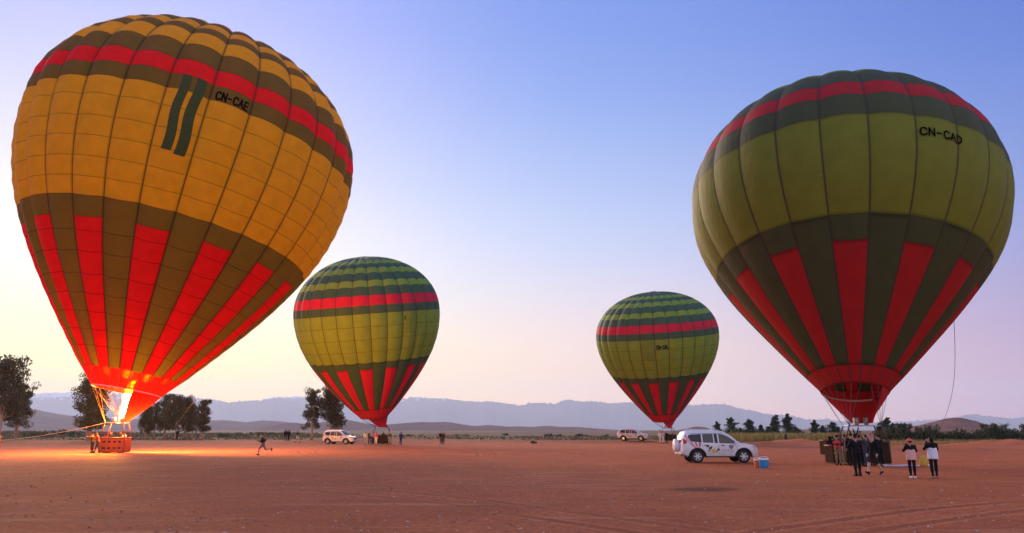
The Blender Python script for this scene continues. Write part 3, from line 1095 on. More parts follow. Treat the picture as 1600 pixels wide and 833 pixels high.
def surface_at(env, px, py):
    S, Ph = np.meshgrid(np.linspace(.05, .5, 120), np.radians(np.linspace(200, 380, 240)), indexing='ij')
    P = env.pt(S, Ph, .03)
    c, s_ = math.cos(PITCH), math.sin(PITCH)
    z = P[..., 2] - CAMH
    fw, upv = P[..., 1] * c + z * s_, -P[..., 1] * s_ + z * c
    d = (800 + F * P[..., 0] / fw - px) ** 2 + (PY - F * upv / fw - py) ** 2
    return P[np.unravel_index(d.argmin(), d.shape)]


rope('crown_line', hang(surface_at(envB, 1490, 499), np.array([*gp(1447, 705)[:2], .02]), (1.0, 0, -.2)), .016, M_ROPED,
     'dark slack crown line hanging from the olive balloon')


# ------------------------------------------------------------------ foliage
def leaf_mat(name, c1, c2, trans=.3):
    m, nt, b = new_mat(name)
    N, L = nt.nodes.new, nt.links.new
    out = nt.nodes['Material Output']
    b.inputs['Roughness'].default_value = .6
    geo = N('ShaderNodeNewGeometry')
    r = N('ShaderNodeValToRGB')
    r.color_ramp.elements[0].color = c1 + (1,); r.color_ramp.elements[1].color = c2 + (1,)
    L(geo.outputs['Random Per Island'], r.inputs[0])
    L(r.outputs[0], b.inputs['Base Color'])
    tr = N('ShaderNodeBsdfTranslucent'); L(r.outputs[0], tr.inputs[0])
    ms = N('ShaderNodeMixShader'); ms.inputs[0].default_value = trans
    L(b.outputs[0], ms.inputs[1]); L(tr.outputs[0], ms.inputs[2]); L(ms.outputs[0], out.inputs[0])
    return m


M_EUC = leaf_mat('eucalyptus_leaves', (.045, .046, .020), (.125, .110, .048))
M_EVG = leaf_mat('evergreen_leaves', (.030, .046, .022), (.080, .100, .042))
M_BUSH = leaf_mat('bush_leaves', (.035, .050, .022), (.105, .115, .040))
M_GRASS = leaf_mat('dry_grass_blades', (.14, .12, .03), (.34, .25, .07))
M_SCRUB = leaf_mat('scrub_leaves', (.055, .055, .028), (.17, .13, .06))
M_BARK = simple('bark', (.20, .13, .09), .9, bump=.4, bscale=9)
M_BARKP = simple('pale_bark', (.36, .27, .20), .85, bump=.3, bscale=7)


def leaf_cards(centers, radii, counts, size, r, droop=.0, elong=1.7, squash=.8):
    V = []
    for c, rad, n in zip(centers, radii, counts):
        d = r.normal(size=(n, 3)); d /= np.linalg.norm(d, axis=1)[:, None]
        rr = rad * r.uniform(.25, 1.0, n) ** .55
        p = np.array(c) + d * rr[:, None] * np.array([1, 1, squash])
        V.append(p)
    P = np.concatenate(V)
    n = len(P)
    a = r.normal(size=(n, 3)); a[:, 2] -= droop; a /= np.linalg.norm(a, axis=1)[:, None]
    b = np.cross(a, r.normal(size=(n, 3))); b /= np.linalg.norm(b, axis=1)[:, None] + 1e-9
    sz = size * r.uniform(.6, 1.35, n)[:, None]
    A, B = a * sz * elong / 2, b * sz / 2
    verts = np.stack([P - A, P - A * .1 + B, P + A, P - A * .1 - B], 1).reshape(-1, 3)
    return verts


def cards_mesh(name, verts, mat):
    n = len(verts) // 4
    me = bpy.data.meshes.new(name)
    me.vertices.add(len(verts)); me.vertices.foreach_set('co', verts.astype(np.float32).ravel())
    me.loops.add(4 * n); me.loops.foreach_set('vertex_index', np.arange(4 * n, dtype=np.int32))
    me.polygons.add(n); me.polygons.foreach_set('loop_start', np.arange(0, 4 * n, 4, dtype=np.int32))
    me.polygons.foreach_set('loop_total', np.full(n, 4, dtype=np.int32))
    me.materials.append(mat)
    me.update(calc_edges=True)
    me.validate()
    return me


def tree_meshes(seed, H, width, style):
    """tapered trunk with limbs, leaf clumps on the limbs; base at origin"""
    r = np.random.default_rng(seed)
    mb = MB()
    cent, radii = [], []
    if style == 'euc':
        stems = r.integers(1, 3) + 1
        for s in range(stems):
            a0 = r.uniform(0, 6.28)
            lean = np.array([math.cos(a0), math.sin(a0)]) * width * r.uniform(.05, .22)
            top = np.array([lean[0], lean[1], H * r.uniform(.82, .97)])
            base = np.array([math.cos(a0), math.sin(a0), 0]) * .16 * s
            pts = [base + (top - base) * t + np.array([r.normal(0, .05), r.normal(0, .05), 0]) * H * .3 * math.sin(math.pi * t) for t in np.linspace(0, 1, 8)]
            pts[0] = base - np.array([0, 0, .2])
            mb.tube(pts, [H * .020 * (1 - t * .85) for t in np.linspace(0, 1, 8)], 7)
            for k in range(20):
                t = r.uniform(.22, 1.0)
                i = min(6, int(t * 7)); f = t * 7 - i
                p = pts[i] * (1 - f) + pts[min(i + 1, 7)] * f
                a = r.uniform(0, 6.28)
                ln = width * .5 * r.uniform(.45, 1.0) * (1.05 - .62 * max(0, t - .45))
                e = p + np.array([math.cos(a) * ln, math.sin(a) * ln, ln * r.uniform(.15, .8)])
                e[2] = min(e[2], H * .97)
                mb.tube([p, (p + e) / 2 + np.array([0, 0, -.04 * ln]), e], [H * .007, H * .0045, H * .002], 5)
                for q in (.55, .8, 1.0):
                    cent.append(p + (e - p) * q + r.normal(0, .2, 3) * width * .25); radii.append(width * r.uniform(.12, .23))
            cent.append(top); radii.append(width * .13)
    else:
        pts = [np.array([r.normal(0, .02) * H, r.normal(0, .02) * H, H * t]) for t in np.linspace(0, .95, 7)]
        pts[0] = np.array([0, 0, -.2])
        mb.tube(pts, [H * .022 * (1 - .85 * t) for t in np.linspace(0, 1, 7)], 7)
        for k in range(46):
            t = .10 + .86 * (k + r.random()) / 46
            i = min(5, int(t * 6)); f = t * 6 - i
            p = pts[i] * (1 - f) + pts[i + 1] * f
            a = r.uniform(0, 6.28)
            env_ = width * .5 * min(1.0, .55 + t * 1.6) * (1.03 - t) ** .42
            ln = env_ * r.uniform(.35, 1.0)
            e = p + np.array([math.cos(a) * ln, math.sin(a) * ln, ln * r.uniform(.2, .8)])
            mb.tube([p, e], [H * .007, H * .002], 4)
            for q in (.5, 1.0):
                cent.append(p + (e - p) * q); radii.append(max(width * .07, env_ * r.uniform(.28, .5)))
        cent.append(pts[-1] + np.array([0, 0, .02 * H])); radii.append(width * .07)
    cnt = [int(52 + 44 * r.random()) for _ in cent]
    V = leaf_cards(cent, radii, cnt, max(.11, width * .036), r, .8)
    tr = mesh_from('trunk', mb.v, mb.f, [M_BARKP if style == 'euc' else M_BARK])
    cr = cards_mesh('crown', V, M_EUC if style == 'euc' else M_EVG)
    return tr, cr


def nth(i):
    return ('first', 'second', 'third', 'fourth', 'fifth', 'sixth', 'seventh', 'eighth', 'ninth', 'tenth', 'eleventh', 'twelfth', 'thirteenth', 'fourteenth', 'fifteenth')[i]


TREES = {'euc': [tree_meshes(20 + i, 10, wd, 'euc') for i, wd in enumerate((5.0, 3.8, 4.2, 5.6))],
         'evg': [tree_meshes(40 + i, 5, wd, 'evg') for i, wd in enumerate((3.2, 2.7, 3.8, 2.3))]}


def place_tree(px, pby, pty, kind, var, label, group, wscale=1.0, name='eucalyptus_tree', seed=0, depth=None):
    g = gp(px, pby)
    if depth:
        g = at(px, 690, depth)
    g[2] = tz(g[0], g[1])
    top = at(px, pty, g[1])
    h0 = 10 if kind == 'euc' else 5
    s = (top[2] - g[2]) / h0
    t = empty(name, g, seed * 1.7 + var)
    t.scale = (s * wscale, s * wscale, s)
    tag(t, label, 'tree', group)
    a, b = TREES[kind][var]
    link('trunk', a, t); link('crown', b, t)
    return t


place_tree(-4, 691, 556, 'euc', 3, 'tall dark eucalyptus at the far left edge of the field', None, .78, seed=1)
place_tree(24, 690, 590, 'euc', 1, 'slimmer eucalyptus growing against the tall one at the far left edge', None, .95, seed=8)
place_tree(137, 692, 590, 'euc', 0, 'leafy eucalyptus directly behind the burner of the orange basket', None, .92, seed=2)
for i, (px, ty, ws) in enumerate([(226, 634, 1.0), (240, 622, 1.0), (256, 616, 1.0), (273, 617, 1.0), (288, 622, .95), (300, 628, .9)]):
    place_tree(px, 689.5 - (i % 3) * .5, ty, 'euc', i % 4, nth(i) + ' eucalyptus of the dense grove, counting away from the orange basket', 'eucalyptus grove', ws * .78, seed=3 + i)
place_tree(315, 690, 625, 'euc', 2, 'slender eucalyptus standing apart at the open end of the grove', None, .85, seed=12)
place_tree(486, 690.5, 599, 'euc', 1, 'narrow tall eucalyptus, left one of the pair behind the parked white car', None, .88, seed=13)
place_tree(515, 690.5, 602, 'euc', 3, 'broad bushy eucalyptus, wider one of the pair behind the parked white car', None, .84, seed=15)
RT = [(1121, 658, 1, .75), (1144, 652, 0, .85), (1158, 668, 3, 1.0), (1172, 655, 2, .75), (1190, 663, 3, 1.0), (1202, 666, 0, .9), (1214, 648, 1, .75), (1232, 646, 1, .72), (1244, 667, 2, .8),
      (1275, 656, 1, .8), (1287, 664, 3, 1.0), (1302, 659, 2, .75), (1312, 667, 0, .9), (1377, 660, 3, 1.1), (1388, 652, 1, .85), (1397, 661, 2, .7), (1416, 661, 0, .9), (1450, 669, 2, .8)]
for i, (px, ty, v, ws) in enumerate(RT):
    lab = nth(i) + ' evergreen behind the dry grass, counting from the white car to the olive balloon' if px < 1320 else nth(i - 13) + ' evergreen rising from the hedge, counting from the olive balloon to the hill'
    place_tree(px, 686.5, ty, 'evg', v, lab, 'evergreens behind the dry grass' if px < 1320 else 'evergreens in the hedge', ws * 1.6, 'evergreen_tree', i + 30)


def bush_mesh(seed, nst=9):
    r = np.random.default_rng(seed)
    mb = MB(); cent, radii = [], []
    for k in range(nst):
        a = r.uniform(0, 6.28); ln = r.uniform(.35, .95)
        e = np.array([math.cos(a) * ln * .85, math.sin(a) * ln * .85, r.uniform(.35, .92)])
        mb.tube([np.array([0, 0, -.05]), e * .5 + np.array([0, 0, .1]), e], [.035, .02, .008], 5)
        cent += [e, e * .6 + np.array([0, 0, .05]), e * np.array([1, 1, .35])]; radii += [r.uniform(.18, .32) for _ in range(3)]
    V = leaf_cards(cent, radii, [42] * len(cent), .11, r)
    V[:, 2] = np.maximum(V[:, 2], .01)
    return mesh_from('stem', mb.v, mb.f, [M_BARK]), cards_mesh('foliage', V, M_BUSH)


BUSH = [bush_mesh(60 + i) for i in range(4)]


def place_bush(px, pby, wpx, hpx, label, group, i, name='bush'):
    g = gp(px, pby); g[2] = tz(g[0], g[1])
    k = g[1] / F
    b = empty(name, g, i * 1.3)
    b.scale = (wpx * k / 2.1, wpx * k / 2.1, hpx * k / 1.05)
    tag(b, label, 'bush', group)
    s, f = BUSH[i % 4]
    link('stem', s, b); link('foliage', f, b)


for i, (px, by, wd, ht) in enumerate([(1375, 692, 26, 15), (1392, 692, 26, 16), (1411, 692, 30, 22), (1430, 692, 26, 17), (1447, 692, 28, 18), (1464, 692, 26, 18), (1480, 692, 22, 12), (1496, 692, 20, 15),
                                      (1512, 692, 24, 13), (1528, 692, 26, 15), (1545, 690, 32, 20), (1562, 690, 26, 15), (1580, 690, 30, 17), (1598, 690, 30, 18), (1618, 690, 30, 20)]):
    place_bush(px, by, wd * 1.12, ht * 1.25, nth(i) + ' bush of the hedge, counting from the olive balloon towards the palm', 'hedge of bushes', i)
for i, px in enumerate((1128, 1152, 1165, 1181, 1196, 1206, 1224, 1240, 1254)):
    place_bush(px, 688.2, 20 + (i * 7) % 9, 10 + (i * 5) % 6, nth(i) + ' dark bush among the evergreens, counting from the white car to the olive balloon', 'bushes among the evergreens', i)
place_bush(1272, 690.5, 20, 11, 'lone dark rounded bush beside the dry grass', None, 2)
place_bush(834, 693.4, 12, 4.5, 'little grey-green shrub at the edge of the dirt square', None, 1)
order_ = (0, 1, 2, 3, 4, 6, 7, 8, 5)
for i, (px, by, wd, ht) in enumerate([(45, 685, 24, 9), (66, 686, 30, 10), (92, 684, 28, 10), (112, 685, 30, 9), (345, 683, 30, 7), (372, 684, 26, 7), (396, 683.5, 34, 8), (425, 683.5, 30, 7), (352, 686, 24, 6)]):
    place_bush(px, by, wd, ht, nth(order_[i]) + ' low shrub on the scrub behind the tether and runner, counting towards the far car', 'shrubs on the scrubland', i)
order_ = (1, 3, 4, 5, 6, 7, 8, 9, 10, 2, 0, 11)
for i, (px, by, wd, ht) in enumerate([(660, 681, 16, 3.5), (713, 680.5, 16, 4), (726, 681, 14, 4), (790, 680, 16, 3.5), (858, 682, 22, 5), (872, 682, 16, 4), (905, 681.5, 20, 4), (918, 682, 12, 4), (947, 682, 12, 4), (690, 682.5, 14, 3.5), (640, 683.5, 10, 3), (1000, 684, 12, 4)]):
    place_bush(px, by, wd, ht, nth(order_[i]) + ' low shrub on the far plain, counting from the person in dark blue', 'shrubs on the far plain', i + 1)


def palm(px, by, hpx, label):
    g = gp(px, by); g[2] = tz(g[0], g[1])
    k = g[1] / F
    H = hpx * k
    t = empty('palm_tree', g)
    tag(t, label, 'palm')
    mb = MB(); mb.tube([(0, 0, -.1), (.03, 0, H * .3), (0, 0, H * .62)], [.22, .17, .15], 8)
    mb.build('trunk', M_BARK, t, smooth=True)
    r = np.random.default_rng(5)
    for q in range(22):
        a = r.uniform(0, 6.28); up = r.uniform(.0, 1.0); ln = H * .52
        fm = MB()
        prev = None
        pts = [np.array([math.cos(a) * ln * t_ * (1 - .35 * up), math.sin(a) * ln * t_ * (1 - .35 * up), H * .62 + ln * (up * t_ * 1.0 - .55 * t_ * t_ * (1 - .4 * up))]) for t_ in np.linspace(0, 1, 9)]
        sd = np.array([-math.sin(a), math.cos(a), 0])
        for i in range(1, 9):
            for sg in (-1, 1):
                p = pts[i]; d = (pts[i] - pts[i - 1])
                tip = p + sg * sd * ln * .2 * math.sin(math.pi * (i / 9) ** .8) + d * .9 - np.array([0, 0, .04])
                fm.add([pts[i - 1], p, tip], [(0, 1, 2)])
        fm.build('frond', M_BUSH, t)


palm(1573, 689, 26, 'low palm with spreading fronds behind the earth mound')


def scatter_blades(name, n, sampler, hmin, hmax, width, mat, label, seed, lean=.35):
    r = np.random.default_rng(seed)
    P = sampler(r, n)
    P = np.column_stack([P, terrain(P[:, 0], P[:, 1])])
    h = r.uniform(hmin, hmax, n)
    a = r.uniform(0, 6.28, n)
    d = np.stack([np.cos(a), np.sin(a), np.zeros(n)], 1) * width * h[:, None]
    l = np.stack([r.normal(0, lean, n) * h, r.normal(0, lean, n) * h, h], 1)
    V = np.stack([P - d, P + d, P + d * .35 + l, P - d * .35 + l], 1).reshape(-1, 3)
    o = link(name, cards_mesh(name, V, mat))
    tag(o, label, None, None, 'stuff')


def samp_px(x0, x1, y0, y1, clump=1.6, nc=60):
    def f(r, n):
        c = np.array([gp(r.uniform(x0, x1), r.uniform(y0, y1))[:2] for _ in range(nc)])
        k = r.integers(0, nc, n)
        return c[k] + r.normal(0, clump, (n, 2))
    return f


scatter_blades('dry_grass', 9000, samp_px(1135, 1330, 688, 692.5, 1.3, 90), .35, 1.25, .05, M_GRASS, 'tall yellow-green dry grass in front of the evergreens', 4)
scatter_blades('dry_grass', 5000, samp_px(1365, 1610, 692, 696, 1.4, 70), .12, .4, .08, M_GRASS, 'short dry grass along the foot of the hedge', 5)
scatter_blades('scrub', 9000, samp_px(-60, 1100, 681, 690.5, 2.2, 240), .06, .34, .5, M_SCRUB, 'low mixed scrub scattered over the plain', 6, .6)
scatter_blades('scrub', 8000, samp_px(-60, 500, 679.5, 686, 5, 110), .15, .75, .5, M_SCRUB, 'darker scrub between the left hand trees and the hills', 8, .6)


# ------------------------------------------------------------------ pebbles and clods
def pebbles(name, n, smin, smax, mat, label, seed, d0, d1):
    r = np.random.default_rng(seed)
    base = np.array([(1, 0, 0), (-1, 0, 0), (0, 1, 0), (0, -1, 0), (0, 0, 1), (0, 0, -.6)], float)
    faces = np.array([(0, 2, 4), (2, 1, 4), (1, 3, 4), (3, 0, 4), (2, 0, 5), (1, 2, 5), (3, 1, 5), (0, 3, 5)])
    y = d0 * (d1 / d0) ** r.random(n)
    x = y * r.uniform(-.76, .76, n)
    s = smin * (smax / smin) ** (r.random(n) ** 2.6)
    z = terrain(x, y)
    a = r.uniform(0, 6.28, n)
    V = base[None] * (1 + r.normal(0, .28, (n, 6, 1))) * s[:, None, None] * np.stack([r.uniform(.7, 1.4, n), r.uniform(.7, 1.3, n), r.uniform(.4, .8, n)], 1)[:, None, :]
    ca, sa = np.cos(a)[:, None], np.sin(a)[:, None]
    X = V[..., 0] * ca - V[..., 1] * sa; Yv = V[..., 0] * sa + V[..., 1] * ca
    V = np.stack([X + x[:, None], Yv + y[:, None], V[..., 2] + z[:, None] + s[:, None] * .15], -1).reshape(-1, 3)
    Fc = (faces[None] + (np.arange(n) * 6)[:, None, None]).reshape(-1, 3)
    o = link(name, mesh_from(name, V, Fc.tolist(), [mat], smooth=False))
    tag(o, label, None, None, 'stuff')


M_STONE = simple('red_stone', (.30, .12, .075), .9, var=.4, scale=.7)
M_STONEP = simple('pale_stone', (.55, .34, .26), .9, var=.3, scale=.7)
pebbles('gravel', 6000, .008, .050, M_STONE, 'reddish pebbles and clods strewn over the dirt', 1, 12, 75)
pebbles('gravel', 2200, .010, .05, M_STONEP, 'pale pebbles strewn over the dirt', 2, 12, 60)


# ------------------------------------------------------------------ white estate cars
M_PAINT = simple('white_paint', (.80, .78, .80), .38, var=.02, scale=2)
M_PAINT.node_tree.nodes['Principled BSDF'].inputs['Coat Weight'].default_value = .2


def add_dust(m):
    nt = m.node_tree
    N, L = nt.nodes.new, nt.links.new
    b = nt.nodes['Principled BSDF']
    src = b.inputs['Base Color'].links[0].from_socket
    tc = N('ShaderNodeTexCoord')
    sp = N('ShaderNodeSeparateXYZ'); L(tc.outputs['Object'], sp.inputs[0])
    no = N('ShaderNodeTexNoise'); no.inputs['Scale'].default_value = 3.5; no.inputs['Detail'].default_value = 7
    L(tc.outputs['Object'], no.inputs['Vector'])
    ma = N('ShaderNodeMath'); ma.operation = 'MULTIPLY_ADD'; L(no.outputs['Fac'], ma.inputs[0]); ma.inputs[1].default_value = -.9; L(sp.outputs[2], ma.inputs[2])
    mr = N('ShaderNodeMapRange'); L(ma.outputs[0], mr.inputs[0])
    mr.inputs[1].default_value = .45; mr.inputs[2].default_value = -.05; mr.inputs[3].default_value = .0; mr.inputs[4].default_value = .34
    mx = N('ShaderNodeMix'); mx.data_type = 'RGBA'; L(mr.outputs[0], mx.inputs[0]); L(src, mx.inputs[6]); mx.inputs[7].default_value = (.45, .24, .15, 1)
    L(mx.outputs[2], b.inputs['Base Color'])


add_dust(M_PAINT)
M_GLASS = simple('tinted_glass', (.025, .022, .025), .06, var=.1)
M_GLASSL = simple('clear_side_glass', (.10, .075, .055), .08, var=.3, scale=3)
M_RUB = simple('black_rubber', (.018, .017, .018), .8)
M_RIM = simple('alloy_rim', (.62, .61, .64), .3, .7)
M_PLAST = simple('black_plastic', (.03, .028, .03), .5)
M_TAIL = simple('red_lens', (.55, .02, .03), .2)
M_HEADL = simple('headlight_lens', (.55, .57, .62), .12, .3)
M_STR = simple('emblem_red', (.62, .02, .05), .4)
M_STW = simple('emblem_white', (.82, .80, .80), .4)
M_YEL = simple('emblem_yellow', (.75, .48, .05), .5)
M_GREYM = simple('emblem_grey', (.16, .13, .18), .5)
M_MAUVE = simple('script_mauve', (.34, .24, .34), .5)

WB0, WB1, WR = -1.42, 1.37, .385      # wheel x positions, arch radius base


def car_zt(x):
    pts = [(-2.30, 1.00), (-2.28, 1.25), (-2.22, 1.52), (-2.08, 1.80), (-1.9, 1.865), (-1.2, 1.90), (-.2, 1.895), (.30, 1.84), (.62, 1.66), (.98, 1.36), (1.22, 1.165), (1.34, 1.13), (1.8, 1.09), (2.10, 1.03), (2.27, .93), (2.36, .78), (2.40, .60)]
    return np.interp(x, [p[0] for p in pts], [p[1] for p in pts])


def car_zb(x):
    x = np.asarray(x, float)
    z = np.interp(x, [-2.30, -2.0, -1.9, 2.0, 2.2, 2.40], [.52, .42, .40, .40, .36, .42])
    for c in (WB0, WB1):
        d = np.abs(x - c)
        z = np.maximum(z, np.where(d < .50, .36 + np.sqrt(np.maximum(0, .50 ** 2 - d ** 2)) * .98, 0))
    return z


def car_w(x, z):
    x = np.asarray(x, float); z = np.asarray(z, float)
    w = np.interp(x, [-2.30, -2.27, -2.18, -1.9, 1.6, 2.0, 2.22, 2.36, 2.40], [.70, .78, .86, .925, .925, .88, .78, .62, .52])
    w = w - .045 * np.clip((.95 - z) / .55, 0, 1) ** 2
    bel = np.interp(x, [-2.3, 2.4], [1.10, 1.04])
    w = w - .27 * np.clip((z - bel) / .84, 0, 1) ** 1.15
    top = car_zt(x)
    w = w - .16 * np.clip((z - (top - .14)) / .14, 0, 1) ** 2
    for c in (WB0, WB1):
        d = np.hypot(x - c, z - .39)
        w = w + .022 * np.exp(-((d - .53) / .06) ** 2)
    return w


def car_side(x, z, side, off):
    return np.array([x, side * (float(car_w(x, z)) + off), z])


def make_car():
    root = empty('estate_car')
    xs = np.unique(np.concatenate([np.linspace(-2.30, -2.1, 9), np.linspace(-2.1, 2.1, 110), np.linspace(2.1, 2.40, 12)]))
    nt_ = 15
    V, Fc = [], []
    prof = []
    for x in xs:
        zb, zt = float(car_zb(x)), float(car_zt(x))
        zz = zb + (zt - zb) * np.linspace(0, 1, nt_) ** .9
        ww = car_w(np.full(nt_, x), zz)
        row = [(x, -w, z) for w, z in zip(ww, zz)]
        we = ww[-1]
        row += [(x, we * t, zt + .025 * (1 - t * t)) for t in (-.75, -.4, 0, .4, .75)]
        row += [(x, w, z) for w, z in zip(ww[::-1], zz[::-1])]
        V += row
    m = 2 * nt_ + 5
    for i in range(len(xs) - 1):
        for j in range(m - 1):
            Fc.append((i * m + j, (i + 1) * m + j, (i + 1) * m + j + 1, i * m + j + 1))
    Fc.append(tuple(range(m))); Fc.append(tuple((len(xs) - 1) * m + j for j in range(m - 1, -1, -1)))
    link('body', mesh_from('body', V, Fc, [M_PAINT]), root)
    ub = MB()
    ub.box((0, 0, .60), (3.9, 1.50, .50)); ub.box((-.02, 0, .37), (1.75, 1.72, .10))
    ub.build('underbody', M_PLAST, root)
    # glass panes following the body side
    def pane(poly, side, name, mat, off=.006, nz=6):
        # poly: list of (x, zlow, zhigh) columns
        V, Fc = [], []
        for (x, a, b) in poly:
            for t in np.linspace(0, 1, nz):
                V.append(car_side(x, a + (b - a) * t, side, off))
        k = len(poly)
        for i in range(k - 1):
            for j in range(nz - 1):
                q = (i * nz + j, (i + 1) * nz + j, (i + 1) * nz + j + 1, i * nz + j + 1)
                Fc.append(q if side < 0 else q[::-1])
        return link(name, mesh_from(name, V, Fc, [mat]), root)

    def cols(pts, n=8):
        pts = np.array(pts, float)
        x = np.linspace(pts[0, 0], pts[-1, 0], n)
        return [(a, np.interp(a, pts[:, 0], pts[:, 1]), np.interp(a, pts[:, 0], pts[:, 2])) for a in x]
    for sd in (-1, 1):
        pane(cols([(-1.92, 1.40, 1.62), (-1.75, 1.24, 1.66), (-1.14, 1.20, 1.69)]), sd, 'side_window', M_GLASS)
        pane(cols([(-1.06, 1.19, 1.69), (-.42, 1.17, 1.70)]), sd, 'side_window', M_GLASSL)
        pane(cols([(-.36, 1.16, 1.70), (-.16, 1.16, 1.70)], 4), sd, 'side_window', M_GLASS)
        pane(cols([(-.08, 1.15, 1.70), (.22, 1.14, 1.66), (.52, 1.13, 1.52), (.80, 1.13, 1.32), (1.02, 1.13, 1.15)], 12), sd, 'side_window', M_GLASSL)
        pane(cols([(-1.98, 1.36, 1.44), (-1.92, 1.70, 1.725), (-1.1, 1.715, 1.735), (.15, 1.715, 1.735)], 10), sd, 'window_trim', M_PLAST, .003)
        for xh in (-.98, .02):
            h = MB(); c = car_side(xh + .1, 1.03, sd, .02); h.box(c, (.24, .05, .045)); h.build('door_handle', M_PLAST, root, bevel=.01)
        for xd in (-1.10, -.12, .98):
            pane([(xd - .006, .52 if xd > -1 else .98, 1.12), (xd + .006, .52 if xd > -1 else .98, 1.12)], sd, 'door_gap', M_PLAST, .004)
        mi = MB(); c = car_side(.86, 1.16, sd, .13); mi.box(c, (.12, .24, .17), taper=.85); mi.build('wing_mirror', M_PAINT, root, bevel=.03)
        tl = pane(cols([(-2.285, 1.10, 1.42), (-2.14, 1.12, 1.38), (-2.02, 1.16, 1.30)], 6), sd, 'tail_light', M_TAIL, .012)
        hl = pane(cols([(1.92, .93, .99), (2.10, .86, 1.00), (2.30, .80, .88)], 6), sd, 'headlight', M_HEADL, .012)
        for c in (WB0, WB1):
            am = MB()
            pts = []
            for t in np.linspace(-.1, math.pi + .1, 22):
                x, z = c + .515 * math.cos(t), .36 + .505 * math.sin(t)
                pts.append(car_side(x, z, sd, .004))
            am.tube(pts, .028, 6); am.build('wheel_arch', M_PLAST, root, smooth=True)
        st = MB(); st.box((-.02, sd * .93, .36), (1.7, .14, .05)); st.build('side_step', M_PLAST, root, bevel=.01)
        rr = MB(); rr.tube([(-1.75, sd * .60, 1.90), (-1.6, sd * .60, 1.955), (-.2, sd * .60, 1.955), (.05, sd * .60, 1.90)], .018, 6); rr.build('roof_rail', M_PAINT, root, smooth=True)

    # windscreen and rear window
    def across(name, x0, x1, k, mat, n=8):
        V, Fc = [], []
        for x in np.linspace(x0, x1, n):
            zt = float(car_zt(x)); we = float(car_w(x, zt)) * k
            for t in np.linspace(-1, 1, 9):
                V.append((x + .006, we * t, zt + .03 * (1 - (t * k) ** 2) + .006))
        for i in range(n - 1):
            for j in range(8):
                Fc.append((i * 9 + j, (i + 1) * 9 + j, (i + 1) * 9 + j + 1, i * 9 + j + 1))
        return link(name, mesh_from(name, V, Fc, [mat]), root)
    across('windscreen', .36, 1.18, .93, M_GLASS)
    rw = MB(); rw.add([(-2.292, -.56, 1.22), (-2.292, .56, 1.22), (-2.20, .52, 1.62), (-2.20, -.52, 1.62)], [(0, 3, 2, 1)]); 
    for i, p in enumerate(rw.v):
        pass
    rw.v = [(x - .012 - (.0 if z < 1.4 else .005), y, z) for x, y, z in rw.v]
    rw.build('rear_window', M_GLASS, root)
    sp = MB(); sp.lathe([(0, -.30), (.30, -.30), (.37, -.26), (.385, -.16), (.385, -.06), (.33, 0), (0, 0)], (-2.30, .10, 1.00), 24, axis='x'); sp.build('spare_wheel_cover', M_PAINT, root, smooth=True)
    bu = MB(); bu.box((-2.33, 0, .58), (.16, 1.5, .20), taper=.96); bu.build('rear_bumper', M_PAINT, root, bevel=.05)
    bs = MB(); bs.box((-2.38, 0, .47), (.12, 1.3, .05)); bs.build('rear_step', M_PLAST, root)
    gr = MB(); gr.box((2.385, 0, .74), (.05, .66, .20)); gr.build('grille', M_PLAST, root, bevel=.01)
    # wheels
    wmesh = None
    for wx in (WB0, WB1):
        for sd in (-1, 1):
            hub = empty('wheel', (wx, sd * .80, .385)); hub.parent = root
            if sd > 0: hub.rotation_euler = (0, 0, math.pi)
            if wmesh is None:
                ty = MB(); ty.lathe([(.25, -.13), (.33, -.13), (.375, -.115), (.385, -.08), (.385, .08), (.375, .115), (.33, .13), (.25, .13)], (0, 0, 0), 32, axis='y')
                to = ty.build('tyre', M_RUB, hub, smooth=True)
                ri = MB(); ri.lathe([(.255, -.125), (.245, -.11), (.225, -.09), (.215, -.03), (.215, .10)], (0, 0, 0), 32, axis='y')
                ri.lathe([(.0, -.115), (.055, -.115), (.06, -.09), (.06, 0)], (0, 0, 0), 12, axis='y')
                for k in range(6):
                    a = k * math.pi / 3
                    ca, sa = math.cos(a), math.sin(a)
                    P = []
                    for rr_, hw_ in ((.04, .045), (.23, .036)):
                        for s_ in (-1, 1):
                            for yy in (-.108, -.06):
                                P.append((rr_ * ca - s_ * hw_ * sa, yy, rr_ * sa + s_ * hw_ * ca))
                    ri.add(P, [(0, 2, 6, 4), (0, 4, 5, 1), (2, 3, 7, 6), (4, 6, 7, 5)])
                ro = ri.build('rim', M_RIM, hub)
                di = MB(); di.lathe([(0, -.04), (.215, -.04)], (0, 0, 0), 24, axis='y'); do = di.build('brake_disc', M_PLAST, hub)
                wmesh = (to.data, ro.data, do.data)
            else:
                for nm, me in zip(('tyre', 'rim', 'brake_disc'), wmesh): link(nm, me, hub)
    # striped balloon emblem on the rear quarter, both sides: red and white gores converging downwards
    for sd in (-1, 1):
        V, Fc, MI = [], [], []
        n, rows = 9, 10
        for i in range(n):
            f0, f1 = i / n, (i + 1) / n
            def P(f, t):
                xt = np.interp(f, [0, .25, .5, 1], [-2.10, -1.97, -1.78, -1.18]); zt_ = np.interp(f, [0, .25, .5, 1], [1.66, 1.60, 1.22, 1.19])
                xb = -1.60 + .34 * f; zb_ = .885
                bow = -.12 * math.sin(math.pi * t) * (1 - f)
                return xt + (xb - xt) * t + bow, zt_ + (zb_ - zt_) * t
            for k in range(rows):
                b = len(V)
                for f, t in ((f0, k / rows), (f1, k / rows), (f1, (k + 1) / rows), (f0, (k + 1) / rows)):
                    x, z = P(f, t); V.append(car_side(x, z, sd, .010))
                Fc.append((b, b + 1, b + 2, b + 3) if sd > 0 else (b + 3, b + 2, b + 1, b)); MI.append(i % 2)
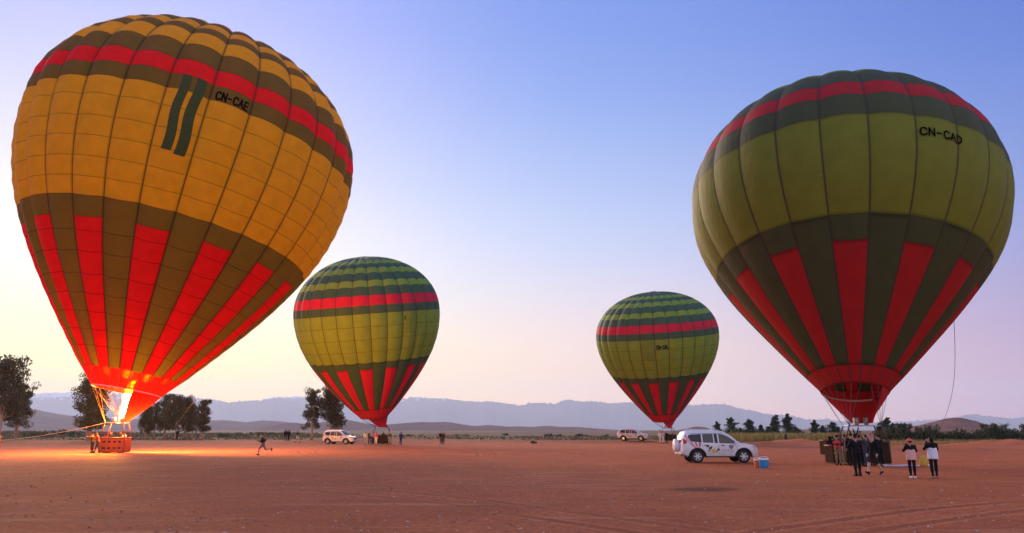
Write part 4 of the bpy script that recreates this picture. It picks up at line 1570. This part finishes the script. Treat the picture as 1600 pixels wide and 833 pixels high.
        o = link('balloon_emblem', mesh_from('balloon_emblem', V, Fc, [M_STR, M_STW], MI, smooth=False), root)
        tag(o, 'red and white striped balloon emblem on the rear quarter')

        def spot(x, z, r1, r2, mat, nm, off=.007, n=10, rot=0):
            V = [car_side(x, z, sd, off)]
            for q in range(n):
                a = 2 * math.pi * q / n
                k = 1 + .25 * math.sin(a * 3 + x * 9)
                dx, dz = r1 * k * math.cos(a), r2 * k * math.sin(a)
                V.append(car_side(x + dx * math.cos(rot) - dz * math.sin(rot), z + dx * math.sin(rot) + dz * math.cos(rot), sd, off))
            Fc = [(0, q + 1, (q + 1) % n + 1) if sd < 0 else (0, (q + 1) % n + 1, q + 1) for q in range(n)]
            return link(nm, mesh_from(nm, V, Fc, [mat], smooth=False), root)
        for (x, z, a, b) in ((-.78, .98, .09, .06), (-.62, .88, .12, .07), (-.70, .74, .06, .05), (-.16, .78, .09, .07), (-.26, .66, .06, .05), (-.5, .66, .07, .05)):
            spot(x, z, a, b, M_PLAST, 'dark_graphic', rot=.6)
        spot(-.42, .70, .15, .12, M_YEL, 'yellow_graphic', .009)
        # small shield and a line of script on the front door
        sh = []
        for (x, z) in ((.48, 1.02), (.62, 1.06), (.76, 1.02), (.74, .90), (.62, .80), (.50, .90)): sh.append(car_side(x, z, sd, .007))
        link('shield_emblem', mesh_from('shield_emblem', sh, [tuple(range(6)) if sd > 0 else tuple(range(5, -1, -1))], [M_GREYM], smooth=False), root)
        sh = [car_side(x, z, sd, .010) for (x, z) in ((.55, .99), (.62, 1.02), (.69, .99), (.62, .88))]
        link('shield_centre', mesh_from('shield_centre', sh, [tuple(range(4)) if sd > 0 else (3, 2, 1, 0)], [M_MAUVE], smooth=False), root)
        scr = MB()
        pts = [car_side(.10 + .68 * t, .73 + .035 * math.sin(t * 44) * (1 - .3 * t) + .02 * math.sin(t * 17) + .03 * t, sd, .006) for t in np.linspace(0, 1, 60)]
        scr.tube(pts, .009, 4); scr.build('script', M_MAUVE, root)
    return root


car = make_car()
p = gp(1127, 724.2)
car.location = (p[0], p[1] + .93, tz(p[0], p[1]) )
car.rotation_euler = (0, 0, R_(2))
tag(car, 'white estate car with a red striped balloon emblem beside the drinks coolers', 'car', 'white cars on the field')
for px, py, rz, lab in ((531, 694.3, -16, 'white estate car parked beside the pair of eucalyptus trees'), (990, 691.6, -22, 'small distant white estate car on the open plain')):
    c2 = copy_tree(car)
    p = gp(px, py)
    c2.location = (p[0], p[1], tz(p[0], p[1]))
    c2.rotation_euler = (0, 0, R_(rz))
    tag(c2, lab, 'car', 'white cars on the field')


# ------------------------------------------------------------------ drinks coolers
def cooler(px, py, col, r, h, label, n=28):
    g = gp(px, py); g[2] = tz(g[0], g[1])
    t = empty('drinks_cooler', g); tag(t, label, 'cooler', 'drinks coolers beside the car')
    m = simple('cooler_' + str(col[0]), col, .4, var=.06)
    mw = simple('cooler_white' + str(col[0]), (.75, .72, .70), .45, var=.04)
    b = MB(); b.lathe([(0, 0), (r * .90, 0), (r * .93, .03), (r * .97, h * .5), (r, h * .80), (r, h * .82), (0, h * .82)], n=n); b.build('tub', m, t, smooth=True, bevel=0)
    l = MB(); l.lathe([(r * 1.0, h * .82), (r * 1.04, h * .825), (r * 1.04, h * .90), (r * .98, h * .96), (r * .7, h * .985), (0, h * .99)], n=n); l.build('lid', mw, t, smooth=True)
    ha = MB(); ha.tube([(-r * 1.05, 0, h * .84), (-r * 1.0, 0, h * 1.0), (-r * .6, 0, h * 1.13), (0, 0, h * 1.17), (r * .6, 0, h * 1.13), (r * 1.0, 0, h * 1.0), (r * 1.05, 0, h * .84)], .018, 8); ha.build('handle', mw, t, smooth=True)
    ta = MB(); ta.lathe([(.03, 0), (.03, .05), (.0, .05)], (0, -r - .03, h * .14), 8, axis='y'); ta.build('tap', mw, t)
    return t


cooler(1183.5, 731.5, (.80, .16, .03), .165, .44, 'orange drinks cooler with white lid next to a blue one')
cooler(1193.8, 732.2, (.02, .25, .50), .25, .50, 'blue drinks cooler with white lid next to an orange one')


# ------------------------------------------------------------------ people
def sd_cone(P, a, b, ra, rb):
    a, b = np.array(a, float), np.array(b, float)
    d = b - a
    t = np.clip(((P - a) @ d) / (d @ d + 1e-9), 0, 1)
    return np.linalg.norm(P - a - t[..., None] * d, axis=-1) - (ra + (rb - ra) * t)


def sd_ell(P, c, r):
    q = (P - np.array(c)) / np.array(r)
    k = np.linalg.norm(q, axis=-1)
    return (k - 1) * min(r)


def surface_nets(fn, lo, hi, h):
    lo, hi = np.array(lo, float), np.array(hi, float)
    n = np.ceil((hi - lo) / h).astype(int) + 1
    g = np.stack(np.meshgrid(*[lo[i] + h * np.arange(n[i]) for i in range(3)], indexing='ij'), -1)
    d, lab = fn(g)
    ins = d < 0
    c = np.zeros((n[0] - 1, n[1] - 1, n[2] - 1), int)
    for i in (0, 1):
        for j in (0, 1):
            for k in (0, 1):
                c += ins[i:n[0] - 1 + i, j:n[1] - 1 + j, k:n[2] - 1 + k]
    act = (c > 0) & (c < 8)
    idx = -np.ones(act.shape, int)
    cells = np.argwhere(act)
    idx[act] = np.arange(len(cells))
    acc = np.zeros((len(cells), 3)); cnt = np.zeros(len(cells))
    corners = [(i, j, k) for i in (0, 1) for j in (0, 1) for k in (0, 1)]
    for a in corners:
        for ax in range(3):
            if a[ax] == 0:
                b = list(a); b[ax] = 1
                pa, pb = cells + np.array(a), cells + np.array(b)
                da, db = d[tuple(pa.T)], d[tuple(pb.T)]
                m = (da < 0) != (db < 0)
                t = np.where(m, da / (da - db + 1e-12), 0)
                q = pa + (pb - pa) * t[:, None]
                acc[m] += q[m]; cnt[m] += 1
    V = lo + h * acc / cnt[:, None]
    vl = lab[tuple(cells.T)]
    Fc = []
    for ax in range(3):
        o1, o2 = [(1, 2), (2, 0), (0, 1)][ax]
        sl0 = [slice(1, n[i] - 1) for i in range(3)]; sl0[ax] = slice(0, n[ax] - 1)
        sl1 = list(sl0); sl1[ax] = slice(1, n[ax])
        A, B = ins[tuple(sl0)], ins[tuple(sl1)]
        e = np.argwhere(A != B)
        off = np.array([1, 1, 1]); off[ax] = 0
        e = e + off
        fl_ = ins[tuple(e.T)]
        u = np.zeros(3, int); u[o1] = 1
        w = np.zeros(3, int); w[o2] = 1
        q = np.stack([idx[tuple((e - u - w).T)], idx[tuple((e - w).T)], idx[tuple(e.T)], idx[tuple((e - u).T)]], 1)
        q = np.where(fl_[:, None], q, q[:, ::-1])
        Fc.append(q)
    return V, np.concatenate(Fc), vl


CLOTH = {}


def cmat(col, nm='cloth'):
    k = (nm, tuple(round(c, 3) for c in col))
    if k not in CLOTH:
        CLOTH[k] = simple(nm, col, .85 if nm != 'skin' else .55, var=.22, scale=14, bump=.25 if nm == 'cloth' else 0, bscale=22)
        CLOTH[k].node_tree.nodes['Principled BSDF'].inputs['Specular IOR Level'].default_value = .12
    return CLOTH[k]


SKIN = (.42, .22, .14)
BLACKC = (.012, .011, .013)


def rotx(v, a, c):
    v = np.array(v, float) - c
    y, z = v[1] * math.cos(a) - v[2] * math.sin(a), v[1] * math.sin(a) + v[2] * math.cos(a)
    return np.array([v[0], y, z]) + c


def person(px, py, face, label, group=None, H=1.72, top=BLACKC, legs=BLACKC, shoes=(.03, .03, .03), hair=(.02, .015, .012), skin=SKIN, arms=None, gait=(0, 0, 0, 0), lean=0.0,
           bare_legs=False, bare_arms=False, cell=.026, shawl=None, hat=None, longhair=False, skirt=None, ground=None, depth=None, build=1.0, vest=None, pos=None, tunic=None):
    """gait = (left hip swing, left knee bend, right hip swing, right knee bend); faces -Y before turning by `face` degrees"""
    if pos is None:
        g = gp(px, py); g[2] = tz(g[0], g[1])
    else:
        g = np.array(pos, float)
    k = H / 1.72
    root = empty('person', g, R_(face)); tag(root, label, 'person', group)
    prim = []     # (fn, class)
    hipz = .93
    low = 0
    joints = {}
    drop = 0
    feet = []
    for sd, hs, kb in ((-1, gait[0], gait[1]), (1, gait[2], gait[3])):
        hip = np.array([sd * .092, 0, hipz]); knee = np.array([sd * .10, -.01, .50]); ank = np.array([sd * .10, .02, .085]); toe = np.array([sd * .115, -.155, .035]); heel = np.array([sd * .10, .05, .04])
        ank, toe, heel = [rotx(q, R_(kb), knee) for q in (ank, toe, heel)]
        knee, ank, toe, heel = [rotx(q, R_(-hs), hip) for q in (knee, ank, toe, heel)]
        feet.append((hip, knee, ank, toe, heel))
    lowz = min(min(f[3][2] - .035, f[4][2] - .04) for f in feet)
    sh_ = np.array([0, 0, -lowz])
    lc = 'skin' if bare_legs else 'legs'
    for hip, knee, ank, toe, heel in feet:
        hip, knee, ank, toe, heel = [q + sh_ for q in (hip, knee, ank, toe, heel)]
        mid = hip + (knee - hip) * .62
        prim.append((lambda P, a=hip, b=knee: sd_cone(P, a, b, .088 * build, .060), 'legs'))
        calf = knee + (ank - knee) * .35
        prim.append((lambda P, a=knee, b=calf: sd_cone(P, a, b, .056, .056), lc))
        prim.append((lambda P, a=calf, b=ank: sd_cone(P, a, b, .056, .040), lc))
        prim.append((lambda P, a=heel, b=toe: sd_cone(P, a, b, .042, .036), 'shoes'))
        prim.append((lambda P, a=ank, b=heel: sd_cone(P, a, b, .042, .042), 'shoes'))
    pel = np.array([0, 0, hipz + .03]) + sh_

    def up(x, y, z):
        q = np.array([x, y, z]) + sh_
        return rotx(q, R_(-lean) * -1, pel)
    b_ = build
    prim.append((lambda P, a=pel + [-.062, 0, 0], b=pel + [.062, 0, 0]: sd_cone(P, a, b, .108 * b_, .108 * b_), 'legs'))
    prim.append((lambda P, a=up(-.045, 0, 1.10), b=up(.045, 0, 1.10): sd_cone(P, a, b, .108 * b_, .108 * b_), 'top'))
    prim.append((lambda P, a=up(0, 0, .99), b=up(0, 0, 1.2): sd_cone(P, a, b, .125 * b_, .12 * b_), 'top'))
    prim.append((lambda P, a=up(-.075, 0, 1.29), b=up(.075, 0, 1.29): sd_cone(P, a, b, .118 * b_, .118 * b_), 'top'))
    prim.append((lambda P, a=up(-.165, .01, 1.40), b=up(.165, .01, 1.40): sd_cone(P, a, b, .058, .058), 'top'))
    prim.append((lambda P, a=up(0, .01, 1.40), b=up(0, -.005, 1.53): sd_cone(P, a, b, .062, .050), 'skin'))
    hc = up(0, -.02, 1.605)
    prim.append((lambda P, c=hc: sd_ell(P, c, (.077, .092, .112)), 'skin'))
    prim.append((lambda P, c=hc + [0, -.035, -.055]: sd_ell(P, c, (.052, .058, .055)), 'skin'))
    prim.append((lambda P, c=hc + [0, -.098, -.012]: sd_ell(P, c, (.016, .022, .026)), 'skin'))
    for s_ in (-1, 1):
        prim.append((lambda P, c=hc + [s_ * .078, .01, -.005]: sd_ell(P, c, (.014, .022, .032)), 'skin'))
    arms = arms or ((-.24, .03, 1.13, -.25, -.05, .88), (.24, .03, 1.13, .25, -.05, .88))
    fingers = MB()
    for s_, (ex, ey, ez, wx, wy, wz) in zip((-1, 1), arms):
        S, E_, W_ = up(s_ * .185, .01, 1.39), up(ex, ey, ez), up(wx, wy, wz)
        prim.append((lambda P, a=S, b=E_: sd_cone(P, a, b, .056, .044), 'top'))
        prim.append((lambda P, a=E_, b=W_: sd_cone(P, a, b, .044, .031), 'skin' if bare_arms else 'top'))
        dv = (W_ - E_) / (np.linalg.norm(W_ - E_) + 1e-9)
        pm = W_ + dv * .075
        prim.append((lambda P, a=W_ + dv * .02, b=pm: sd_cone(P, a, b, .030, .036), 'skin'))
        side = np.cross(dv, np.array([s_ * 1.0, 0.2, .1])); side /= np.linalg.norm(side) + 1e-9
        nrm_ = np.cross(side, dv)
        for q, (o, ln) in enumerate(((-.027, .070), (-.009, .082), (.009, .078), (.027, .060))):
            b0 = pm + side * o + dv * .01
            fingers.tube([b0, b0 + dv * ln * .55, b0 + dv * ln * .9 + nrm_ * ln * .35], [.0095, .009, .0075], 5)
        b0 = W_ + dv * .03 + side * -.03
        fingers.tube([b0, b0 + dv * .03 - side * .028, b0 + dv * .062 - side * .034], [.012, .011, .009], 5)
    if skirt:
        prim.append((lambda P, a=pel + [0, 0, .05], b=pel + [0, 0, -.12]: sd_cone(P, a, b, .15 * b_, .185 * b_), 'top'))
    if longhair is None:
        pass
    order = ['skin', 'top', 'legs', 'shoes']

    def fn(Pn):
        ds = np.stack([f(Pn) for f, _ in prim])
        cls = np.array([order.index(c) for _, c in prim])
        lab = cls[np.argmin(ds, axis=0)]
        kk = .022
        dmin = ds.min(0)
        sm = dmin - kk * np.log(np.exp(-np.clip((ds - dmin) / kk, 0, 40)).sum(0))
        return sm, lab
    allp = np.array([list(up(a[0], a[1], a[2])) for a in arms] + [list(up(a[3], a[4], a[5])) for a in arms] + [f[j] + sh_ for f in feet for j in range(5)] + [hc])
    lo, hi = allp.min(0) - .22, allp.max(0) + .22
    lo[:2] = np.minimum(lo[:2], -.3); hi[:2] = np.maximum(hi[:2], .3)
    lo[2] = -.08
    V, Fc, vl = surface_nets(fn, lo, hi, cell)
    V[:, 2] = np.maximum(V[:, 2], .004)
    fm = np.array([np.bincount(vl[q], minlength=4).argmax() for q in Fc])
    nV = len(V)
    V = np.concatenate([V, np.array(fingers.v)])
    faces = [tuple(q) for q in Fc.tolist()] + [tuple(i + nV for i in q) for q in fingers.f]
    mi = list(fm) + [0] * len(fingers.f)
    # eyes
    ey = MB()
    for s_ in (-1, 1):
        c = hc + np.array([s_ * .030, -.086, .012])
        ey.lathe([(0, -.011), (.010, -.006), (.013, 0), (.010, .006), (0, .011)], c, 6)
    nV = len(V); V = np.concatenate([V, np.array(ey.v)]); faces += [tuple(i + nV for i in q) for q in ey.f]; mi += [4] * len(ey.f)
    mats = [cmat(skin, 'skin'), cmat(top), cmat(legs), cmat(shoes, 'shoe'), cmat((.01, .01, .01), 'eye')]
    body = link('body', mesh_from('body', V * k, faces, mats, mi), root)

    def blob(nm, prs, mat, clip=None, kk=.02, cellb=.022, zlo=-.75):
        def f2(Pn):
            ds = np.stack([f(Pn) for f in prs]); dm = ds.min(0)
            sm = dm - kk * np.log(np.exp(-np.clip((ds - dm) / kk, 0, 40)).sum(0))
            if clip is not None: sm = np.maximum(sm, clip(Pn))
            return sm, np.zeros(sm.shape, int)
        V, Fc, _ = surface_nets(f2, hc + [-.5, -.5, zlo], hc + [.5, .5, .35], cellb)
        return link(nm, mesh_from(nm, V * k, Fc.tolist(), [mat]), root)
    if hat is None or hat[0] != 'hood':
        pr = [lambda P: sd_ell(P, hc + [0, .012, .018], (.088, .100, .112))]
        if longhair:
            pr.append(lambda P: sd_cone(P, hc + [0, .07, -.02], hc + [0, .10, -.24], .075, .055))
        blob('hair', pr, cmat(hair, 'hair'), lambda P: -(P[..., 1] - hc[1] + .045 + .9 * np.maximum(0, P[..., 2] - hc[2] - .045) * 1.0) if True else None)
    if hat:
        kind, hcol = hat
        if kind == 'hood':
            blob('hood', [lambda P: sd_ell(P, hc + [0, .02, .01], (.112, .122, .135)), lambda P: sd_cone(P, hc + [0, .05, -.06], hc + [0, .05, -.18], .11, .12)], cmat(hcol),
                 lambda P: -(P[..., 1] - hc[1] + .06))
        elif kind == 'cap':
            blob('cap', [lambda P: sd_ell(P, hc + [0, .01, .05], (.098, .112, .085)), lambda P: sd_ell(P, hc + [0, -.12, .05], (.07, .08, .014))], cmat(hcol), lambda P: (hc[2] + .03) - P[..., 2])
        else:
            blob('hat', [lambda P: sd_ell(P, hc + [0, 0, .07], (.10, .11, .09)), lambda P: sd_ell(P, hc + [0, 0, .045], (.20, .21, .018))], cmat(hcol), lambda P: (hc[2] + .03) - P[..., 2])
    if shawl:
        zc = float(up(0, 0, 1.17)[2])
        blob('shawl', [lambda P, a=up(-.17, .02, 1.39), b=up(.17, .02, 1.39): sd_cone(P, a, b, .085, .085), lambda P, a=up(-.19, -.03, 1.25), b=up(.19, -.03, 1.25): sd_cone(P, a, b, .09, .09),
                       lambda P, a=up(0, .03, 1.40), b=up(0, .03, 1.15): sd_cone(P, a, b, .125, .16)], cmat(shawl),
             lambda P: np.maximum(zc + .5 * np.abs(P[..., 0]) ** 1.5 * 1.2 - .03 + .02 * np.sin(P[..., 0] * 37) - P[..., 2], P[..., 2] - up(0, 0, 1.475)[2]), .03)
    if tunic:
        zt_ = float(up(0, 0, 1.24)[2]); zb_ = float(pel[2]) - .16
        blob('tunic', [lambda P, a=up(-.05, 0, 1.24), b=pel + [-.055, 0, -.22]: sd_cone(P, a, b, .135, .175), lambda P, a=up(.05, 0, 1.24), b=pel + [.055, 0, -.22]: sd_cone(P, a, b, .135, .175)], cmat(tunic),
             lambda P: np.maximum(zb_ + .012 * np.sin(np.arctan2(P[..., 1], P[..., 0]) * 9) - P[..., 2], P[..., 2] - zt_ - .3 * np.abs(P[..., 0])), .02, .02, -.95)
    if vest:
        blob('vest', [lambda P, a=up(-.06, 0, 1.05), b=up(.06, 0, 1.05): sd_cone(P, a, b, .135, .135), lambda P, a=up(-.08, 0, 1.30), b=up(.08, 0, 1.30): sd_cone(P, a, b, .138, .138)], cmat(vest), None)
    return root


RELAX = ((-.25, .05, 1.13, -.24, -.06, .90), (.25, .05, 1.13, .24, -.06, .90))
CAMERA_UP = ((-.27, -.12, 1.20, -.07, -.30, 1.50), (.27, -.12, 1.20, .07, -.30, 1.50))
FOLD = ((-.25, -.06, 1.14, .02, -.20, 1.16), (.25, -.06, 1.14, -.02, -.21, 1.20))
REACH = ((-.27, -.18, 1.30, -.20, -.42, 1.42), (.27, -.18, 1.30, .20, -.42, 1.42))
UPARM = ((-.25, -.05, 1.60, -.18, -.10, 1.86), (.26, .04, 1.14, .24, -.08, .92))
RUN = ((-.25, .20, 1.20, -.22, .02, 1.02), (.25, -.16, 1.16, .16, -.34, 1.28))

# group under the olive balloon
person(1341, 743.5, 180, 'person in black seen from behind photographing the olive balloon', None, 1.78, arms=CAMERA_UP, gait=(3, 0, -3, 0), cell=.022)
person(1367, 741.5, -60, 'person in black shorts and pink hat walking past the dark wicker basket', None, 1.74, top=BLACKC, legs=(.03, .03, .035), bare_legs=True, skin=(.60, .36, .26),
       gait=(24, 6, -18, 10), arms=RELAX, hat=('cap', (.62, .12, .20)), cell=.022)
person(1427, 746.5, 168, 'person in peach top with red and white hat and black shawl', None, 1.60, top=BLACKC, legs=BLACKC, shoes=(.75, .70, .68), arms=CAMERA_UP, tunic=(.72, .42, .36),
       hat=('hat', (.70, .12, .09)), gait=(4, 0, -4, 0), cell=.022)
person(1461, 746.5, 176, 'person in white top with black shawl raising a phone beside a yellow bag', None, 1.70, top=BLACKC, legs=BLACKC, shoes=(.30, .18, .13), arms=CAMERA_UP, tunic=(.74, .72, .78),
       longhair=True, gait=(3, 0, -3, 0), cell=.022)
person(1311, 726.5, 150, 'person in red vest and khaki trousers holding the small wicker basket', None, 1.70, top=(.05, .04, .04), legs=(.32, .20, .11), vest=(.75, .07, .06), arms=FOLD)
person(1323, 725.5, 170, 'person in grey trousers standing between the red vest and the black clothes', None, 1.74, top=(.10, .09, .10), legs=(.34, .29, .27), arms=CAMERA_UP)
person(1333, 727.5, 160, 'person in dark coat reaching up to the lines of the olive balloon', None, 1.80, arms=UPARM)
person(1356, 729.0, 200, 'person in dark jacket and jeans close behind the photographer in black', None, 1.72, top=(.05, .045, .05), legs=(.04, .05, .09), arms=REACH)
person(1377, 727.5, 190, 'person in black leaning on the dark wicker basket', None, 1.72, arms=REACH, lean=6)
person(1328, 724.0, 175, 'person in black with one arm raised beside the grey trousers', None, 1.78, arms=UPARM)
person(1346, 727.5, 150, 'person in dark brown jacket wedged between the photographer and the basket', None, 1.70, top=(.07, .045, .035), legs=BLACKC, arms=FOLD)
person(1316, 722.5, 200, 'person in charcoal hooded coat behind the red vest', None, 1.72, top=(.04, .04, .045), legs=(.05, .05, .06), hat=('hood', (.04, .04, .045)), arms=FOLD)
person(1364, 725.5, 170, 'person in navy coat behind the walker with the pink hat', None, 1.74, top=(.02, .025, .06), legs=BLACKC, arms=CAMERA_UP)
person(1300, 711.5, 20, 'person in black with reddish hair beside the farthest wicker crate', None, 1.70, hair=(.20, .07, .03), arms=FOLD)
person(1349, 722.0, 20, 'bareheaded pilot standing inside the dark wicker basket', None, 1.75, top=(.06, .05, .05), arms=UPARM, pos=np.array([*(bb[:2] + np.array([-.1, .15])), .12]))

# crew and passengers round the orange basket
person(143, 707.8, -100, 'dark clothed crew member standing against the end of the orange basket', None, 1.72, arms=REACH, top=(.05, .04, .05), legs=(.04, .035, .04), lean=8)
person(151, 708.2, -75, 'crew member in maroon jacket bracing the orange basket', None, 1.74, arms=REACH, top=(.22, .05, .05), legs=(.05, .04, .05), gait=(16, 0, -14, 6), lean=10)
for dx, dy, fc_, tp, hr, lab in ((-.80, .1, 20, (.35, .06, .04), (.03, .02, .02), 'passenger in red jacket inside the orange basket'), (-.30, -.25, -10, (.03, .05, .04), (.02, .02, .02), 'passenger in dark green jacket inside the orange basket'),
                                 (.30, .2, 15, (.03, .03, .04), (.04, .02, .01), 'passenger in black inside the orange basket'), (.85, -.2, -20, (.70, .60, .55), (.10, .05, .03), 'passenger in white jacket at the corner of the orange basket'),
                                 (.05, .4, 160, (.10, .05, .04), (.02, .02, .02), 'pilot under the burner inside the orange basket')):
    person(0, 0, fc_, lab, None, 1.66, top=tp, hair=hr, arms=FOLD if dx else UPARM, pos=np.array([bc[0] + dx, bc[1] + dy, .115]), cell=.03)
person(1, 697.5, 90, 'crew member in yellow and red pulling the taut tether rope', None, 1.5, top=(.80, .45, .06), legs=(.70, .05, .03), arms=REACH, gait=(-30, 35, 25, 30), lean=-12, pos=gp(-3, 698.5))

# people out on the field
person(410, 711, -75, 'person in black top and grey shorts running across the dirt', None, 1.78, top=(.025, .025, .03), legs=(.17, .14, .13), bare_legs=True, skin=(.50, .28, .2), gait=(38, 30, -30, 60), arms=RUN, lean=10, cell=.024)
person(276, 691, 10, 'dark figure standing in front of the eucalyptus grove', None, 1.75, arms=RELAX, cell=.035)
person(445.5, 692.3, 170, 'left one of two dark figures walking together on the plain', None, 1.75, arms=RELAX, gait=(12, 0, -12, 5), cell=.035)
person(450.5, 692.3, 175, 'right one of two dark figures walking together on the plain', None, 1.72, arms=RELAX, gait=(-12, 5, 12, 0), cell=.035)
person(464, 693.3, 120, 'dark figure with pale trousers walking alone near the white car by the eucalyptus', None, 1.74, legs=(.5, .46, .44), arms=RELAX, gait=(20, 0, -18, 8), cell=.035)
for px, py, tp, lg, lab, ar in ((570.5, 695.2, (.55, .52, .52), (.30, .28, .30), 'person in pale grey clothes at the end of the far basket group', RELAX), (577, 694.6, (.05, .05, .07), (.04, .04, .05), 'person in black between pale clothed people at the far basket', FOLD),
                                (581.5, 694.8, (.42, .42, .46), (.06, .06, .08), 'person in grey top and dark trousers at the far basket', FOLD), (587, 695.4, (.62, .10, .10), (.70, .64, .60), 'person in red top and white trousers at the far basket', RELAX),
                                (608.5, 694.6, (.12, .10, .05), (.32, .30, .26), 'person in olive jacket standing just past the far basket', RELAX), (626, 694.2, (.03, .04, .22), (.05, .05, .08), 'person in dark blue coat standing apart beyond the far basket', FOLD),
                                (689, 694, BLACKC, (.05, .045, .045), 'left one of the dark couple alone in the middle of the plain', RELAX), (692.5, 694, (.06, .04, .04), BLACKC, 'right one of the dark couple alone in the middle of the plain', RELAX),
                                (598, 693.9, (.05, .045, .05), (.05, .05, .05), 'dark clothed person pressed against the front of the far basket', REACH),
                                (1031.5, 693.2, (.70, .66, .64), (.60, .55, .52), 'person in white by the basket behind the white car with striped emblem', RELAX), (1036.5, 693.2, (.60, .40, .36), (.62, .58, .55), 'person in pink and white by the basket behind the white car with striped emblem', FOLD),
                                (1041.5, 692.8, BLACKC, BLACKC, 'person in black by the basket behind the white car with striped emblem', REACH)):
    person(px, py, 20 if px % 2 else 160, lab, None, 1.74, top=tp, legs=lg, arms=ar, cell=.035, skirt=(px == 626))


# ------------------------------------------------------------------ wicker crates, bag and cloth beside the olive balloon
def crate(px, py, w, d, h, rz, label, mat=M_WICKD):
    g = gp(px, py); g[2] = tz(g[0], g[1])
    t = empty('wicker_crate', g, R_(rz)); tag(t, label, 'basket', 'wicker baskets on the ground')
    mb = MB()
    for (cx, cy_, sx, sy) in ((0, -d / 2, w, .05), (0, d / 2, w, .05), (-w / 2, 0, .05, d - .06), (w / 2, 0, .05, d - .06)):
        mb.box((cx, cy_, h / 2 + .03), (sx, sy, h - .06), taper=1.0)
    mb.build('wicker_wall', mat, t, bevel=.01)
    f = MB(); f.box((0, 0, .03), (w - .06, d - .06, .05)); f.build('floor', M_LEATH, t)
    r = MB()
    cor = [(-w / 2, -d / 2, h), (w / 2, -d / 2, h), (w / 2, d / 2, h), (-w / 2, d / 2, h)]
    for i in range(4): r.tube([cor[i], cor[(i + 1) % 4]], .055, 8)
    r.build('padded_rim', M_LEATH, t, smooth=True)
    for sx in (-.25, .25):
        hd = MB(); hd.tube([(sx * w - .12, -d / 2 - .03, h * .62), (sx * w - .08, -d / 2 - .07, h * .55), (sx * w + .08, -d / 2 - .07, h * .55), (sx * w + .12, -d / 2 - .03, h * .62)], .018, 6); hd.build('rope_handle', M_ROPE, t, smooth=True)


crate(1295, 711.0, .80, 1.0, 1.12, 12, 'tall wicker basket farthest from the white cloth, behind the black clothed person')
crate(1303.5, 723.5, .55, .9, 1.05, 10, 'narrow wicker basket beside the person in the red vest')
g = gp(1417, 727.5)
tp = MB()
nx_, ny_ = 26, 6
rr = np.random.default_rng(3)
V = []
for i in range(nx_ + 1):
    for j in range(ny_ + 1):
        t, u = i / nx_, j / ny_
        V.append((-1.45 + 2.75 * t, (u - .5) * (.75 + .2 * math.sin(t * 7)), .02 + .07 * math.sin(math.pi * u) * (.6 + .4 * math.sin(t * 13 + u * 3)) + .012 * rr.random()))
Fc = [(i * (ny_ + 1) + j, (i + 1) * (ny_ + 1) + j, (i + 1) * (ny_ + 1) + j + 1, i * (ny_ + 1) + j + 1) for i in range(nx_) for j in range(ny_)]
o = link('ground_cloth', mesh_from('ground_cloth', V, Fc, [simple('pale_cloth', (.62, .55, .60), .8, var=.1)]), None, (g[0], g[1], tz(g[0], g[1])))
sm = o.modifiers.new('thickness', 'SOLIDIFY'); sm.thickness = .02
tag(o, 'long pale cloth lying on the dirt beside the dark wicker basket', 'cloth')

g = gp(1445, 743) ; g[2] = .38
bag = empty('tote_bag', g); tag(bag, 'mustard yellow bag hanging beside the person in the white top', 'bag')
bm = MB(); V = []
for zi, (z, wx, wy) in enumerate(((0, .15, .06), (.08, .19, .085), (.25, .18, .08), (.40, .12, .05), (.48, .06, .025))):
    for q in range(14):
        a = 2 * math.pi * q / 14
        kk = 1 + .08 * math.sin(5 * a + zi * 2)
        V.append((wx * kk * math.cos(a) * 1.0 + .05 * z, wy * kk * math.sin(a), z))
Fc = [(i * 14 + q, i * 14 + (q + 1) % 14, (i + 1) * 14 + (q + 1) % 14, (i + 1) * 14 + q) for i in range(4) for q in range(14)] + [tuple(range(13, -1, -1)), tuple(range(56, 70))]
link('pouch', mesh_from('pouch', V, Fc, [cmat((.62, .38, .06))]), bag)
st = MB(); st.tube([(-.02, 0, .46), (.06, 0, .66), (.20, .0, .84), (.30, .0, .90)], .014, 6); st.build('strap', cmat((.55, .34, .06)), bag, smooth=True)

# dark stump on the bank behind the car
g = gp(1228, 693.5); g[2] = tz(g[0], g[1])
st = empty('tree_stump', g); tag(st, 'small dark stump on the earth bank in front of the dry grass', 'stump')
m1 = MB(); m1.tube([(0, 0, -.2), (.02, 0, .35), (.05, .02, .8), (.10, 0, 1.15)], [.34, .24, .20, .14], 8); m1.build('trunk', simple('dark_bark', (.035, .025, .02), .9), st, smooth=True)
m2 = MB(); m2.tube([(.0, 0, .1), (-.35, 0, .05), (-.55, .05, -.12)], [.17, .12, .05], 7); m2.build('root', simple('dark_root', (.035, .025, .02), .9), st, smooth=True)

# ------------------------------------------------------------------ haze
def build_haze():
    mb = MB()
    zt = 720.0
    mb.box((0, 0, (zt - 6) / 2), (26000, 26000, zt + 6))
    m = bpy.data.materials.new('haze'); m.use_nodes = True
    nt = m.node_tree; nt.nodes.clear()
    v = nt.nodes.new('ShaderNodeVolumePrincipled')
    v.inputs['Color'].default_value = (.72, .82, 1.0, 1)
    v.inputs['Density'].default_value = HAZE
    v.inputs['Anisotropy'].default_value = .3
    o = nt.nodes.new('ShaderNodeOutputMaterial')
    nt.links.new(v.outputs[0], o.inputs['Volume'])
    h = mb.build('haze', m)
    tag(h, 'thin morning haze over the whole plain', None, None, 'stuff')


HAZE = 0.92e-4
build_haze()
